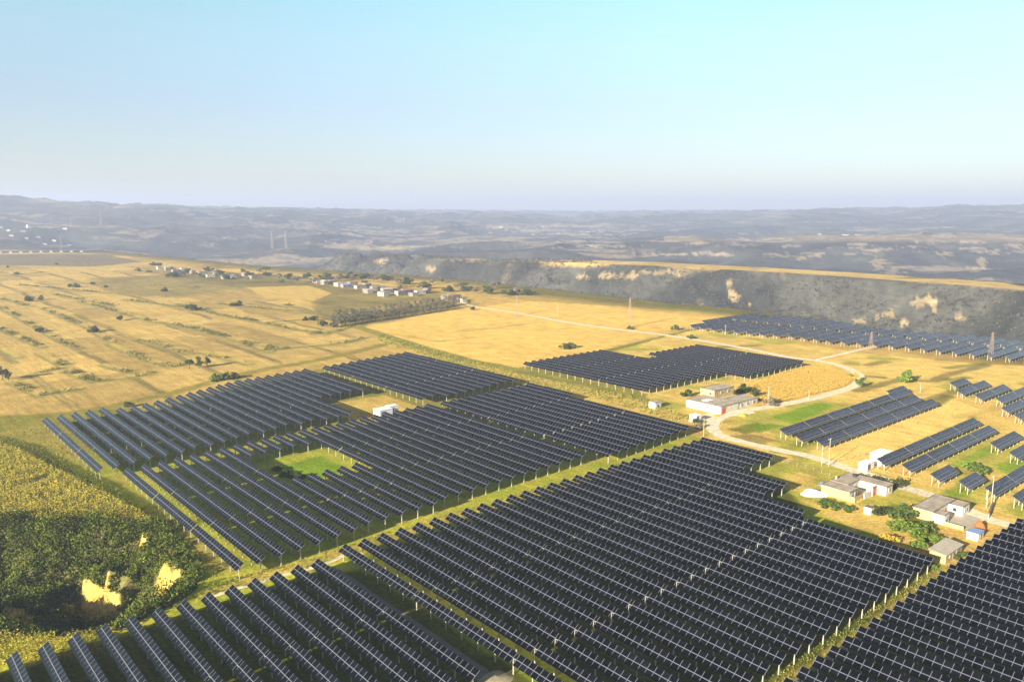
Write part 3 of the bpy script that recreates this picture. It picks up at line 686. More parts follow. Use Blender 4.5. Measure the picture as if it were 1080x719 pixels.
FX = [('longest solar table right of the bending road, uppermost of three', -188.6, 322, 455.5),
 ('short solar table joined behind the far end of the uppermost long table', -192.9, 436, 457.5),
 ('middle one of the three long solar tables right of the bending road', -178.4, 318, 445),
 ('lowest of the three long solar tables, just above the golden strip', -169.0, 318.6, 438.5),
 ('long solar table bordering the lower side of the golden strip', -139.4, 312.2, 415.4),
 ('second long solar table below the golden strip, above the green patch', -129.4, 312.2, 405),
 ('short solar table left of its twin, behind the house yards', -117.4, 309, 326.8),
 ('short solar table between its left twin and the utility pole', -107.2, 308.6, 326),
 ('long solar table starting behind the pair of utility poles', -98.2, 308.2, 372),
 ('solar table cut by the right frame edge below the utility poles table', -88.8, 306.4, 352),
 ('medium solar table right of the green patch', -118.3, 370.8, 400),
 ('solar table at right frame edge below the green patch table', -108.0, 361.8, 396),
 ('smallest solar table, topmost of the cluster at upper right', -179.3, 485, 507),
 ('second from top of the solar tables in the upper right cluster', -168.8, 467.6, 508),
 ('third from top of the solar tables in the upper right cluster', -157.6, 462.4, 505),
 ('fourth from top of the solar tables in the upper right cluster', -147.4, 462.4, 512),
 ('fifth from top of the solar tables in the upper right cluster', -137.9, 442, 498),
 ('lowest solar table of the upper right cluster, at the frame edge', -128.8, 431.6, 480)]
for lb, a, b0, b1 in FX: fixed(a, b0, b1, lb, 'fixed solar tables among the right fields')
k = 0; q = -430.5
A1 = [-420,-407,-376,-348,-341,-303,-254,-222,-203,-183,-150]; B1 = [561,560,564,571,577,577,594,596.6,601,606,611]
while q < -150:
    k += 1
    if k == 1: fixed(q, 592, 688, 'topmost table of the far solar field, behind its first full row', 'far solar field on the plateau rim')
    else:
        b0 = ip(q, A1, B1); bm = ip(q, [-420,-283,-233,-202,-150], [628,644,657,659.6,664]); be = ip(q, [-420,-410,-362,-342,-323,-300,-251,-150], [668,688,691,684,668,672,690,694])
        fixed(q, b0, bm-6, '%s near side table from the left in the far rim solar field' % ORD[k-1], 'far solar field on the plateau rim')
        fixed(q, bm-2, be, '%s rear table from the left in the far rim solar field' % ORD[k-1], 'far solar field on the plateau rim')
    q += 10.45

lap('houses ')
# ------------------------------------------------------------------ houses (local x = +a, local y = +b, origin at the given a, b)
def hroot(name, a, b, label, cat, group=None, rot=0):
    x, y = AB(a, b); return empty(name, (x, y, 0), ROTA+rot, label, cat, group)
def walls(x0, x1, y0, y1, h, m, name='wall', parent=None, z0=-0.3):
    b = MB(); b.box(((x0+x1)/2, (y0+y1)/2, (h+z0)/2), (x1-x0, y1-y0, h-z0), m); return b.build(name, parent)
def roof(x0, x1, y0, y1, h, parent, over=0.35, m='roof_conc', par=True):
    b = MB(); b.box(((x0+x1)/2, (y0+y1)/2, h+0.10), (x1-x0+2*over, y1-y0+2*over, 0.2), m)
    if par:
        for (cx, cy, dx, dy) in (((x0+x1)/2, y0-over+0.12, x1-x0+2*over-0.5, 0.2), ((x0+x1)/2, y1+over-0.12, x1-x0+2*over-0.5, 0.2), (x0-over+0.12, (y0+y1)/2, 0.2, y1-y0+2*over), (x1+over-0.12, (y0+y1)/2, 0.2, y1-y0+2*over)):
            b.box((cx, cy, h+0.27), (dx, dy, 0.16), 'roof_edge')
    return b.build('roof', parent)
def window(parent, c, wdt, hgt, face):
    """face 'x' : on a wall facing +x; '-y': facing -y"""
    f = MB(); g = MB()
    if face == 'x':
        f.box(c, (0.08, wdt+0.2, hgt+0.2), 'white'); g.box((c[0]+0.05, c[1], c[2]), (0.04, wdt, hgt), 'window'); 
        fr = f.build('window', parent); g.build('pane', fr)
        q = MB(); q.box((c[0]+0.085, c[1], c[2]), (0.03, 0.07, hgt), 'white'); q.box((c[0]+0.09, c[1], c[2]+hgt*0.15), (0.03, wdt, 0.06), 'white'); q.build('glazing_bar', fr)
    else:
        f.box(c, (wdt+0.2, 0.08, hgt+0.2), 'white'); g.box((c[0], c[1]-0.05, c[2]), (wdt, 0.04, hgt), 'window')
        fr = f.build('window', parent); g.build('pane', fr)
def door(parent, c, wdt, hgt, face, m='brick_red'):
    b = MB(); h = MB()
    if face == 'x':
        b.box(c, (0.1, wdt, hgt), m); b.box((c[0]+0.06, c[1], c[2]), (0.03, 0.05, hgt), 'dark'); d = b.build('door', parent); h.box((c[0]+0.1, c[1]+0.25, c[2]), (0.06, 0.06, 0.3), 'galv')
    else:
        b.box(c, (wdt, 0.1, hgt), m); b.box((c[0], c[1]-0.06, c[2]), (0.05, 0.03, hgt), 'dark'); d = b.build('door', parent); h.box((c[0]+0.25, c[1]-0.1, c[2]), (0.06, 0.06, 0.3), 'galv')
    h.build('handle', d)
A0s = lambda x, y: (G(x, y)[0]*AX[0]+G(x, y)[1]*AX[1], G(x, y)[0]*BX[0]+G(x, y)[1]*BX[1])
# house A: white, with an upper storey
h = hroot('house', -255, 338.5, 'white walled farmhouse with a cream upper storey, beside the bend of the dirt road', 'house')
walls(0, 21.5, 0, 15, 3.9, 'wall_white', parent=h); roof(0, 21.5, 0, 15, 3.9, h)
walls(11.5, 21.2, 15.003, 33.5, 3.5, 'wall_white', parent=h); roof(11.8, 21.2, 15.6, 33.5, 3.5, h, 0.3)
walls(-2.5, 6.5, 15.4, 33, 7.2, 'wall_tan', parent=h); roof(-2.5, 6.5, 15.4, 33, 7.2, h, 0.25, 'roof_conc')
walls(6.503, 11.497, 15.1, 32.0, 3.2, 'wall_tan', parent=h)
door(h, (21.56, 2.6, 1.5), 3.0, 2.9, 'x')
for yy in (19, 24, 30): window(h, (21.25, yy, 1.9), 1.6, 1.5, 'x')
window(h, (4.0, 15.35, 5.5), 1.4, 1.3, '-y'); window(h, (6.55, 22, 5.6), 1.6, 1.3, 'x'); window(h, (6.55, 28, 5.6), 1.6, 1.3, 'x')
b = MB(); b.box((9, 6, 4.30), (3.6, 5.0, 0.18), 'white'); b.build('skylight', h)
b = MB(); b.box((21.58, 2.6, 3.3), (0.24, 4.0, 0.5), 'wall_tan'); b.build('gate_lintel', h)
# house B
h = hroot('house', -141, 269.3, 'farmhouse with a flat grey roof wrapped around a small yard, beside the parked car', 'house')
walls(0, 10.5, 0, 6.0, 3.4, 'wall_tan', parent=h); roof(0, 10.5, 0, 6.0, 3.4, h)
walls(0, 6.5, 6.003, 15.497, 3.6, 'wall_white', parent=h); roof(0, 6.5, 6.8, 14.8, 3.6, h, 0.3)
walls(0, 16.5, 15.5, 20.5, 3.4, 'wall_white', parent=h); roof(0, 16.5, 15.6, 20.5, 3.4, h)
b = MB(); b.box((12.4, 3, 0.9), (0.25, 6.0, 2.4), 'wall_tan'); b.box((11.4, 0.15, 0.9), (1.9, 0.25, 2.4), 'wall_tan'); b.box((13.0, 9.0, 0.9), (0.25, 6.0, 2.4), 'wall_white'); b.build('yard_wall', h)
door(h, (13.3, 13.4, 1.45), 2.7, 3.0, 'x'); b = MB(); b.box((13.1, 11.9, 1.5), (0.5, 0.4, 3.4), 'wall_white'); b.box((13.1, 15.0, 1.5), (0.5, 0.4, 3.4), 'wall_white'); b.box((13.1, 13.4, 3.1), (0.6, 3.2, 0.3), 'roof_edge'); b.build('gateway', h)
for yy in (2.0, 4.4): window(h, (10.53, yy, 1.9), 1.3, 1.4, 'x')
for yy in (8.5, 12.5): window(h, (6.53, yy, 1.9), 1.8, 1.4, 'x')
door(h, (6.56, 10.5, 1.2), 1.1, 2.2, 'x', 'wood')
window(h, (16.53, 18, 1.9), 1.2, 1.2, 'x')
b = MB(); b.box((9.5, 11, 0.06), (6.6, 8.8, 0.1), 'conc'); b.build('yard_floor', h)
b = MB(); b.box((0.6, 9.5, 4.3), (0.6, 0.6, 1.2), 'wall_tan'); b.build('chimney', h)
b = MB(); b.tube((3.5, 17.8, 3.6), (3.5, 17.8, 4.6), 0.8, 'dark', 12); b.build('water_tank', h)
# house C
h = hroot('house', -109.5, 272.2, 'farmhouse with a flat grey roof and open concrete yard, next to the orange heap', 'house')
walls(0, 6.2, 0, 17.8, 3.4, 'wall_tan', parent=h); roof(0, 6.2, 0, 17.8, 3.4, h)
walls(6.203, 10.0, 0.2, 4.0, 3.1, 'wall_white', parent=h); roof(6.8, 9.8, 0.2, 4.0, 3.1, h, 0.25)
walls(6.203, 11.0, 12.5, 18.2, 3.3, 'wall_white', parent=h); roof(6.9, 10.9, 12.6, 18.2, 3.3, h, 0.25)
walls(6.203, 6.40, 4.003, 12.497, 3.3, 'wall_white', parent=h)
window(h, (11.03, 15.4, 1.9), 2.2, 1.3, 'x'); window(h, (6.43, 6.0, 1.9), 1.5, 1.4, 'x'); window(h, (10.03, 2.0, 1.8), 1.3, 1.3, 'x'); window(h, (8.5, 12.46, 1.9), 1.2, 1.3, '-y')
door(h, (6.46, 10.2, 1.2), 1.2, 2.3, 'x')
b = MB(); b.box((11.2, 8, 0.05), (9.5, 14.8, 0.1), 'conc'); b.build('yard_floor', h)
b = MB(); b.box((13.0, 0.2, 0.6), (6.0, 0.25, 1.6), 'wall_tan'); b.box((10.2, 0.35, 0.9), (0.25, 0.6, 2.2), 'wall_tan'); b.build('yard_wall', h)
# long low garden wall beyond house C
h = hroot('boundary_wall', -99.5, 290.5, 'low pale concrete wall running right from the yard with the orange heap', 'wall')
b = MB(); b.box((5.6, 6.0, 0.8), (0.3, 13.5, 1.9), 'conc', rz=0.25); b.build('wall_panel', h); b = MB(); b.box((5.6, 6.0, 1.8), (0.45, 13.7, 0.1), 'roof_edge', rz=0.25); b.build('coping', h)
# shed in yard, blue-white
h = hroot('shed', *A0s(1019, 567.5), 'small white shed with a blue sheet roof at the yard corner', 'shed')
walls(0, 3.4, 0, 4.5, 2.4, 'wall_white', parent=h); b = MB(); b.box((1.7, 2.25, 2.5), (3.9, 5.0, 0.12), 'blue_roof'); b.build('roof', h); door(h, (3.45, 2.2, 1.0), 1.0, 1.9, 'x', 'wood')
# shed D
h = hroot('shed', -91.5, 241.5, 'small cream shed with a pale sloping roof at the lower end of the bushes', 'shed')
walls(0, 4.6, 0, 12.0, 2.7, 'wall_tan', parent=h)
b = MB(); b.box((2.3, 6.0, 3.05), (5.3, 12.8, 0.14), 'conc', tilt=Matrix.Rotation(0.10, 3, 'Y')); b.build('roof', h)
for yy in (3, 8): window(h, (4.63, yy, 1.6), 0.8, 0.7, 'x')
door(h, (4.66, 5.6, 1.0), 0.9, 2.0, 'x', 'wood')
# small hut at upper left of house A
h = hroot('hut', -266.5, 322.0, 'tiny white hut left of the white farmhouse, below the upper block', 'hut')
walls(0, 4.2, 0, 5.0, 3.2, 'wall_white', parent=h); roof(0, 4.2, 0, 5.0, 3.2, h, 0.2, par=False); door(h, (4.25, 2.4, 1.0), 0.9, 1.9, 'x', 'dark')
# white cabins (transformer and inverter stations)
def cabin(a, b_, L, Wd, H, label, group='white inverter cabins'):
    h = hroot('inverter_cabin', a, b_, label, 'cabin', group)
    b = MB(); b.box((L/2, Wd/2, 0.1), (L+0.5, Wd+0.5, 0.5), 'conc'); b.build('plinth', h)
    b = MB(); b.box((L/2, Wd/2, 0.35+H/2), (L, Wd, H), 'white'); b.build('body', h)
    b = MB(); b.box((L/2, Wd/2, 0.42+H), (L+0.3, Wd+0.3, 0.14), 'white'); b.build('roof', h)
    d = MB(); d.box((L+0.03, Wd*0.3, 0.35+H*0.45), (0.05, Wd*0.35, H*0.8), 'frame'); dd_ = d.build('door', h); q = MB(); q.box((L+0.08, Wd*0.4, 0.35+H*0.45), (0.05, 0.05, 0.4), 'dark'); q.build('handle', dd_)
    v = MB()
    for i in range(6): v.box((L*0.7, -0.03, 0.35+H*0.35+i*0.16), (L*0.35, 0.05, 0.07), 'galv')
    v.build('vent', h)
A0 = lambda x, y: (G(x, y)[0]*AX[0]+G(x, y)[1]*AX[1], G(x, y)[0]*BX[0]+G(x, y)[1]*BX[1])
cabin(*A0(394, 441), 6.0, 7.5, 4.6, 'larger left white cabin in the clearing among the upper left blocks')
cabin(*A0(407, 438), 3.6, 5.0, 4.8, 'smaller right white cabin in the clearing among the upper left blocks')
cabin(*A0(917, 489), 5.0, 9.0, 4.4, 'large white cabin at the lower tip of the golden strip')
cabin(*A0(905, 495), 3.5, 6.0, 2.6, 'low white cabin left of the large one at the golden strip')
cabin(*A0(727, 444), 4.0, 4.2, 3.0, 'small white cabin just below the white farmhouse')
def heap(x, y, rx, ry, hgt, m, name, label, cat, seed=0):
    gx, gy = G(x, y); n = 28; rg = np.random.default_rng(seed); V = [(0, 0, hgt)]; Fc = []
    rings = 7
    for r_ in range(1, rings+1):
        t = r_/rings
        for k in range(n):
            a = 2*math.pi*k/n; q = 1+0.16*math.sin(3*a+seed)+rg.uniform(-0.05, 0.05); V.append((rx*t*q*math.cos(a), ry*t*q*math.sin(a), hgt*(1-t**1.7)*(1+rg.uniform(-0.10, 0.10))-0.05*(t == 1)))
    for k in range(n): Fc.append((0, 1+k, 1+(k+1) % n))
    for r_ in range(rings-1):
        for k in range(n):
            i = 1+r_*n; Fc.append((i+k, i+n+k, i+n+(k+1) % n, i+(k+1) % n))
    b = MB(); b.v = V; b.f = Fc; b.m = [b.mi(m)]*len(Fc); o = b.build(name, None, (gx, gy, 0), ROTA); tag(o, label, cat)
    o.data.polygons.foreach_set('use_smooth', [True]*len(Fc)); return o
heap(858, 520, 4.5, 5.0, 1.3, 'white', 'sheet_heap', 'bright white sheet covered heap left of the parked car', 'heap', 1)
heap(1033, 557.5, 2.0, 2.6, 2.8, 'orange', 'heap', 'orange heap in the concrete yard beside the blue roofed shed', 'heap', 2)
heap(784, 438, 2.2, 3.0, 0.9, 'grain', 'corn_heap', 'yellow heap of corn in front of the white farmhouse wing', 'heap', 3)
heap(757, 438, 1.8, 4.0, 0.5, 'grain', 'corn_heap', 'yellow heap of corn at the gate corner of the white farmhouse', 'heap', 4)
heap(905, 527, 1.6, 3.0, 0.8, 'grain', 'corn_heap', 'yellow heap of corn inside the yard of the car owner house', 'heap', 5)
heap(519, 718, 3.0, 5.5, 0.7, 'thatch', 'straw_mound', 'rounded beige straw mound at the lower end of the gravel path', 'mound', 6)
# small tank below house B
h = hroot('water_tank', *A0(911, 541), 'small white box tank with a dark lid below the yard wall', 'tank')
b = MB(); b.box((1.2, 1.2, 1.1), (2.4, 2.4, 2.6), 'white'); b.build('body', h); b = MB(); b.box((1.2, 1.2, 2.46), (2.6, 2.6, 0.14), 'roof_edge'); b.build('lid', h)
# parked car
def car(x, y, rot, label):
    gx, gy = G(x, y); r = empty('parked_car', (gx, gy, 0), rot, label, 'car')
    prof = [(-2.2,0.35),(-2.25,0.85),(-1.35,1.0),(-0.75,1.5),(0.9,1.5),(1.6,1.02),(2.2,0.9),(2.25,0.35)]
    b = MB(); i = 0
    for s in (-0.88, 0.88):
        for (px, pz) in prof: b.v.append((px, s*(0.86 if pz > 1.2 else 1), pz))
    n = len(prof)
    for k in range(n): b.f.append((k, (k+1) % n, n+(k+1) % n, n+k)); b.m.append(b.mi('carpaint'))
    b.f.append(tuple(range(n-1, -1, -1))); b.f.append(tuple(range(n, 2*n))); b.m += [b.mi('carpaint')]*2
    b.build('body', r)
    g = MB(); g.box((0.05, 0, 1.22), (1.9, 1.64, 0.36), 'window'); g.build('side_window', r)
    for sx in (-1.4, 1.4):
        for sy in (-0.82, 0.82):
            wv = MB(); wv.tube((sx, sy-0.1, 0.33), (sx, sy+0.1, 0.33), 0.33, 'tyre', 14); ww_ = wv.build('wheel', r)
            v2 = MB(); v2.tube((sx, sy-0.115, 0.33), (sx, sy+0.115, 0.33), 0.18, 'galv', 10); v2.build('rim', ww_)
    for sy in (-0.6, 0.6):
        l = MB(); l.box((2.24, sy, 0.72), (0.05, 0.35, 0.16), 'white'); l.build('headlight', r)
car(868, 512, ROTA+1.5, 'blue grey car parked at the left end of the yard farmhouse')

# ------------------------------------------------------------------ poles, pylons, fences
def pole(x, y, hgt, label, arm=True, group='utility poles'):
    gx, gy = G(x, y); r = empty('utility_pole', (gx, gy, 0), 0.6, label, 'pole', group)
    b = MB(); b.tube((0, 0, -0.3), (0, 0, hgt), 0.17, 'pile', 10, 0.11); b.build('shaft', r)
    if arm:
        b = MB(); b.box((0, 0.16, hgt-0.5), (1.9, 0.1, 0.1), 'galv'); b.build('crossarm', r)
        for s in (-0.85, 0.0, 0.85): b = MB(); b.tube((s, 0.16, hgt-0.45), (s, 0.16, hgt-0.15), 0.06, 'white', 6); b.build('insulator', r)
pole(742, 460, 8.5, 'utility pole at the lower left side of the road bend')
pole(874, 491, 11.5, 'taller utility pole of the pair at the tip of the golden strip')
pole(866.5, 491, 6.5, 'shorter post of the pair at the tip of the golden strip', False)
pole(1045, 535, 11.5, 'taller utility pole of the pair behind the concrete wall at right')
pole(1040.5, 535, 6.5, 'shorter post of the pair behind the concrete wall at right', False)
pole(810, 427, 10, 'thin utility pole at the near edge of the ripe field by the road')
pole(853, 421, 5, 'short post beside the road under the ripe field')
pole(970.5, 414, 5.5, 'short pale post above the far end of the three long tables', False)
pole(765, 353, 8, 'utility pole in front of the left part of the far solar field')
pole(588, 334, 11, 'single utility pole by the track through the middle fields')
def pylon(x, y, hgt, label, wb=3.0, group='lattice pylons', z=None, rot=0.5, mt='rusty'):
    gx, gy = G(x, y, z or 0); zz = hz(gx, gy); r = empty('lattice_pylon', (gx, gy, zz), rot, label, 'pylon', group)
    k = max(0.10, hgt/190.0); wt = wb*0.22
    for sx in (-1, 1):
        for sy in (-1, 1): b = MB(); b.bar((sx*wb/2, sy*wb/2, -1), (sx*wt/2, sy*wt/2, hgt), k, mt); b.build('leg', r)
    b = MB(); n = 7
    for i in range(n):
        t0 = i/n; t1 = (i+1)/n; w0 = wb+(wt-wb)*t0; w1 = wb+(wt-wb)*t1
        for (ax, ay, bx_, by_) in ((-1,-1,1,-1),(1,-1,1,1),(1,1,-1,1),(-1,1,-1,-1)):
            b.bar((ax*w0/2, ay*w0/2, hgt*t0), (bx_*w1/2, by_*w1/2, hgt*t1), k*0.6, mt); b.bar((bx_*w0/2, by_*w0/2, hgt*t0), (ax*w1/2, ay*w1/2, hgt*t1), k*0.6, mt)
            b.bar((ax*w1/2, ay*w1/2, hgt*t1), (bx_*w1/2, by_*w1/2, hgt*t1), k*0.6, mt)
    b.build('bracing', r)
    for f_, l in ((0.97, 0.16), (0.83, 0.22)): b = MB(); b.bar((-hgt*l, 0, hgt*f_), (hgt*l, 0, hgt*f_), k*1.2, mt); b.bar((-hgt*l, 0, hgt*f_), (0, 0, hgt*f_-hgt*0.05), k*0.7, mt); b.bar((hgt*l, 0, hgt*f_), (0, 0, hgt*f_-hgt*0.05), k*0.7, mt); b.build('crossarm', r)
pylon(1044.5, 379, 19, 'lattice pylon before the right end of the far solar field', 3.0)
pylon(918, 370, 14, 'lattice pylon standing at the end of the short track', 3.0)
pylon(545, 333, 20, 'lattice pylon in the golden field right of the village')
pylon(664, 345, 26, 'tall lattice pylon at the right part of the golden field')
pylon(286, 242, 70, 'hazy lattice pylon on the far hillside, left one of a pair', 9, 'far hazy pylons', 20)
pylon(301, 249, 75, 'hazy lattice pylon on the far hillside, right one of a pair', 9, 'far hazy pylons', 0)
pylon(64, 254, 48, 'hazy pylon rising behind the far left town', 8, 'far hazy pylons', 0)
pylon(75, 238, 60, 'faint pylon on the hill above the far left town', 9, 'far hazy pylons', 30)
pylon(107, 245, 60, 'faint pylon on the dark hillside right of the far left town', 9, 'far hazy pylons', 0)
def fence(pts, label, step=3.2, hh=1.6):
    P = [Vector((*G(*p), 0)) for p in pts]; r = empty('wire_fence', P[0], 0, label, 'fence')
    wv = MB(); o = P[0]; first = None
    pm = MB(); pm.box((0, 0, hh/2-0.1), (0.12, 0.12, hh+0.2), 'wood'); pme = pm.mesh('post'); cnt = 0
    for k in range(len(P)-1):
        d = P[k+1]-P[k]; n = max(1, int(d.length/step))
        for i in range(n):
            if cnt < 100: link('post', pme, r, P[k]+d*i/n-o); cnt += 1
        for zz in (0.5, 1.0, 1.5): wv.bar(P[k]-o+Vector((0, 0, zz)), P[k+1]-o+Vector((0, 0, zz)), 0.03, 'wood')
    wv.build('wire', r)
fence([(822,486),(850,494),(875,502),(892,505)], 'post and wire fence along the lower side of the road')
fence([(878,489),(890,486),(905,482),(918,479)], 'post and wire fence at the tip of the golden strip')
fence([(890,497),(930,511),(965,521),(1000,527)], 'post and wire fence behind the yard farmhouse')

lap('plants')
# ------------------------------------------------------------------ plants
def cloud(name, P, S, mt, parent=None, up=0.0, aspect=1.0, rg=RNG):
    """leaf-sized quads around points P with half sizes S"""
    n = len(P); d1 = rg.normal(size=(n, 3)); d1[:, 2] *= (1-up); d1 /= np.linalg.norm(d1, axis=1)[:, None]
    q = rg.normal(size=(n, 3)); q[:, 2] += up*4; d2 = q-(q*d1).sum(1)[:, None]*d1; d2 /= np.linalg.norm(d2, axis=1)[:, None]
    a = d1*S[:, None]; b = d2*(S*aspect)[:, None]
    V = np.stack([P-a-b, P+a-b*0.6, P+a*0.7+b, P-a*0.8+b*0.8], 1).reshape(-1, 3)
    return npmesh(name, V, np.arange(4*n).reshape(n, 4), mt)
_tree = {}
def tree_mesh(kind, seed):
    key = (kind, seed)
    if key in _tree: return _tree[key]
    rg = np.random.default_rng(seed*31+hash(kind) % 1 + len(kind)); t = MB(); rnd = random.Random(seed+len(kind))
    pts = []; sz = []
    if kind == 'round':      # unit height 1, crown from 0.25
        t.tube((0, 0, -0.03), (0.01, 0, 0.5), 0.035, 'bark', 7, 0.018)
        for k in range(7):
            a = rnd.uniform(0, 6.28); z = rnd.uniform(0.35, 0.8); rr_ = rnd.uniform(0.12, 0.34)*(1.1-abs(z-0.5)); c = Vector((math.cos(a)*rr_, math.sin(a)*rr_, z))
            t.tube((0.005, 0, 0.25+0.03*k), c, 0.014, 'bark', 5, 0.005)
            m = 90; q = rg.normal(size=(m, 3)); q /= np.linalg.norm(q, axis=1)[:, None]; q *= (rg.uniform(0.35, 1, (m, 1))**0.5)*rnd.uniform(0.13, 0.22); pts.append(q*[1, 1, 0.8]+np.array(c)); sz.append(rg.uniform(0.018, 0.045, m))
    elif kind == 'bush':
        t.tube((0, 0, -0.05), (0.0, 0, 0.3), 0.03, 'bark', 6, 0.015)
        for k in range(9):
            a = rnd.uniform(0, 6.28); rr_ = rnd.uniform(0.0, 0.62); z = rnd.uniform(0.22, 0.75)*(1-0.5*rr_); c = Vector((math.cos(a)*rr_, math.sin(a)*rr_, z)); t.tube((0, 0, 0.05), c, 0.015, 'bark', 4, 0.006)
            m = 80; q = rg.normal(size=(m, 3)); q /= np.linalg.norm(q, axis=1)[:, None]; q *= (rg.uniform(0.3, 1, (m, 1))**0.5)*rnd.uniform(0.2, 0.32); q = q*[1, 1, 0.85]+np.array(c); q[:, 2] = np.abs(q[:, 2]); pts.append(q); sz.append(rg.uniform(0.03, 0.07, m))
    elif kind == 'slim':
        t.tube((0, 0, -0.03), (0, 0, 0.92), 0.02, 'bark', 6, 0.006)
        for k in range(14):
            a = rnd.uniform(0, 6.28); z = 0.2+0.72*k/14; l = 0.16*(1.15-z); c = Vector((math.cos(a)*l, math.sin(a)*l, z+0.12)); t.tube((0, 0, z), c, 0.008, 'bark', 4, 0.003)
            m = 22; q = rg.normal(size=(m, 3))*[0.05, 0.05, 0.06]+np.array(c); pts.append(q); sz.append(rg.uniform(0.010, 0.028, m))
    P = np.concatenate(pts); S = np.concatenate(sz)
    _tree[key] = (t.mesh('trunk'), P, S); return _tree[key]
_crown = {}
def plant(x, y, hgt, wf, kind, mt, name, label, cat, group=None, z=None, seed=None, rgs=[0]):
    rgs[0] += 1; seed = (rgs[0] % 5) if seed is None else seed
    gx, gy = G(x, y, z or 0); zz = hz(gx, gy); tm, P, S = tree_mesh(kind, seed)
    key = (kind, seed, mt)
    if key not in _crown: _crown[key] = cloud('crown', P, S, M[mt], rg=np.random.default_rng(seed+5))
    r = empty(name, (gx, gy, zz-0.05), (rgs[0]*2.399) % 6.28, label, cat, group); r.scale = (hgt*wf, hgt*wf, hgt)
    link('trunk', tm, r); link('foliage' if kind == 'bush' else 'crown', _crown[key], r); return r
TR = [(200,389,7.5,.9,'round','leaf','left one of three round trees above the far left block'),(210,388,8.5,.85,'round','leaf','middle one of three round trees above the far left block'),(219,387,7.5,.8,'round','leaf_dark','right one of three round trees above the far left block'),
 (228,401,5,1.3,'bush','leaf_bright','leftmost bright bush at the upper corner of the far left block'),(237,400,5.5,1.1,'bush','leaf','tall middle bush at the upper corner of the far left block'),(247,399,4.5,1.2,'bush','leaf_dark','rightmost dark bush at the upper corner of the far left block'),
 (136,429,4,1.0,'bush','leaf','small round bush on the verge above the first solar rows'),
 (957,403,9,1.0,'bush','leaf_bright','wide bright green tree in the fields above the three long tables'),(907,409,7.5,.9,'round','leaf','green tree on the inside of the upper road bend'),(903,403,7,.6,'round','leaf_yellow','yellow autumn tree on the upper road bend'),
 (596,368,5,1.2,'bush','leaf_dark','left low bush alone in the middle golden field'),(603,367,6,.9,'bush','leaf','right taller bush alone in the middle golden field'),
 (725,418,5,1.3,'bush','leaf','dark bush between the tiny hut and the white farmhouse'),(786,414,6,1.2,'bush','leaf_dark','dark bush behind the upper storey of the white farmhouse'),(797,418,5,1.0,'bush','leaf_dark','lower dark bush right of the upper storey of the farmhouse'),(813,427,5,1.1,'bush','leaf_grey','grey twiggy bush at the right end of the white farmhouse'),
 (735,446,3.5,1.0,'bush','leaf_dark','small dark bush beside the small white cabin'),(737,452,4,.9,'bush','leaf_grey','twiggy bush beside the utility pole at the road bend'),
 (955,547,6,1.1,'bush','leaf','large grey green bush between the two flat roofed farmhouses'),(950,560,5,1.3,'bush','leaf_bright','bright bush in the rough ground below the farmhouses'),(966,566,4.5,1.3,'bush','leaf_bright','bright green bush under the yard of the orange heap'),(978,560,4,1.2,'bush','leaf','dark green bush against the yard of the orange heap'),(985,572,3.5,1.4,'bush','leaf_bright','low bright bush above the cream shed'),(972,578,3.5,1.3,'bush','leaf_bright','low bush at the corner of the centre block'),
 (938,572,3.5,1.3,'bush','leaf_yellow','low yellowing bush in the dry grass under the farmhouses'),(870,533,3,1.5,'bush','leaf','first low bush along the tan wall under the sheet heap'),(880,536,3,1.5,'bush','leaf','second low bush along the tan wall'),(893,539,3,1.4,'bush','leaf','third low bush at the corner of the tan wall'),(925,543,3,1.5,'bush','leaf_dark','low dark bush right of the box tank'),(935,541,3,1.4,'bush','leaf_dark','low dark bush below the red gate'),
 (947,514,4.5,1.0,'bush','leaf_dark','dark bush behind the right end of the yard farmhouse'),(1012,588,2.5,1.5,'bush','leaf','low bush at the lower end of the cream shed'),(981,598,2.5,1.5,'bush','leaf_bright','bright low bush in front of the cream shed'),
 (1024,497,5,1.3,'bush','leaf_bright','bright green bush in the meadow under the long table'),(1037,500,4.5,1.4,'bush','leaf','darker bush in the meadow left of the long right table'),(907,506,3,1.3,'bush','leaf_dark','low bush behind the roof of the yard farmhouse'),(925,508,3,1.3,'bush','leaf_dark','second low bush behind the roof of the yard farmhouse'),
 (300,502,3,1.5,'bush','leaf','bushy patch at the left corner of the green clearing'),(312,505,3.2,1.5,'bush','leaf_dark','dark bushy patch at the lower corner of the green clearing'),(292,497,2.6,1.5,'bush','leaf_dark','low dark bush at the far left of the green clearing'),
 (750,430,2.6,1.2,'bush','leaf_dark','tiny bush at the foot of the white farmhouse wall'),(712,348,6,.9,'bush','leaf','bush at the left tip of the far solar field'),(664,347,3.5,1.6,'bush','leaf','low bush at the foot of the tall pylon'),(728,357,4,1.5,'bush','leaf','low bush beside the track before the far solar field'),(340,344,6,1.2,'bush','leaf_dark','dark bush at the left end of the bare tree belt'),(352,345,5,1.2,'bush','leaf_dark','second dark bush at the left end of the bare tree belt'),
 (498,327,5,.9,'bush','leaf','small green bush at the right end of the bare tree belt'),(495,322,7,.7,'round','leaf','green tree at the right end of the village strip')]
for (x, y, h_, wf, kd, mt_, lb) in TR:
    plant(x, y, h_, wf, kd, mt_, 'bush' if kd == 'bush' else 'broadleaf_tree', lb, 'bush' if kd == 'bush' else 'tree')
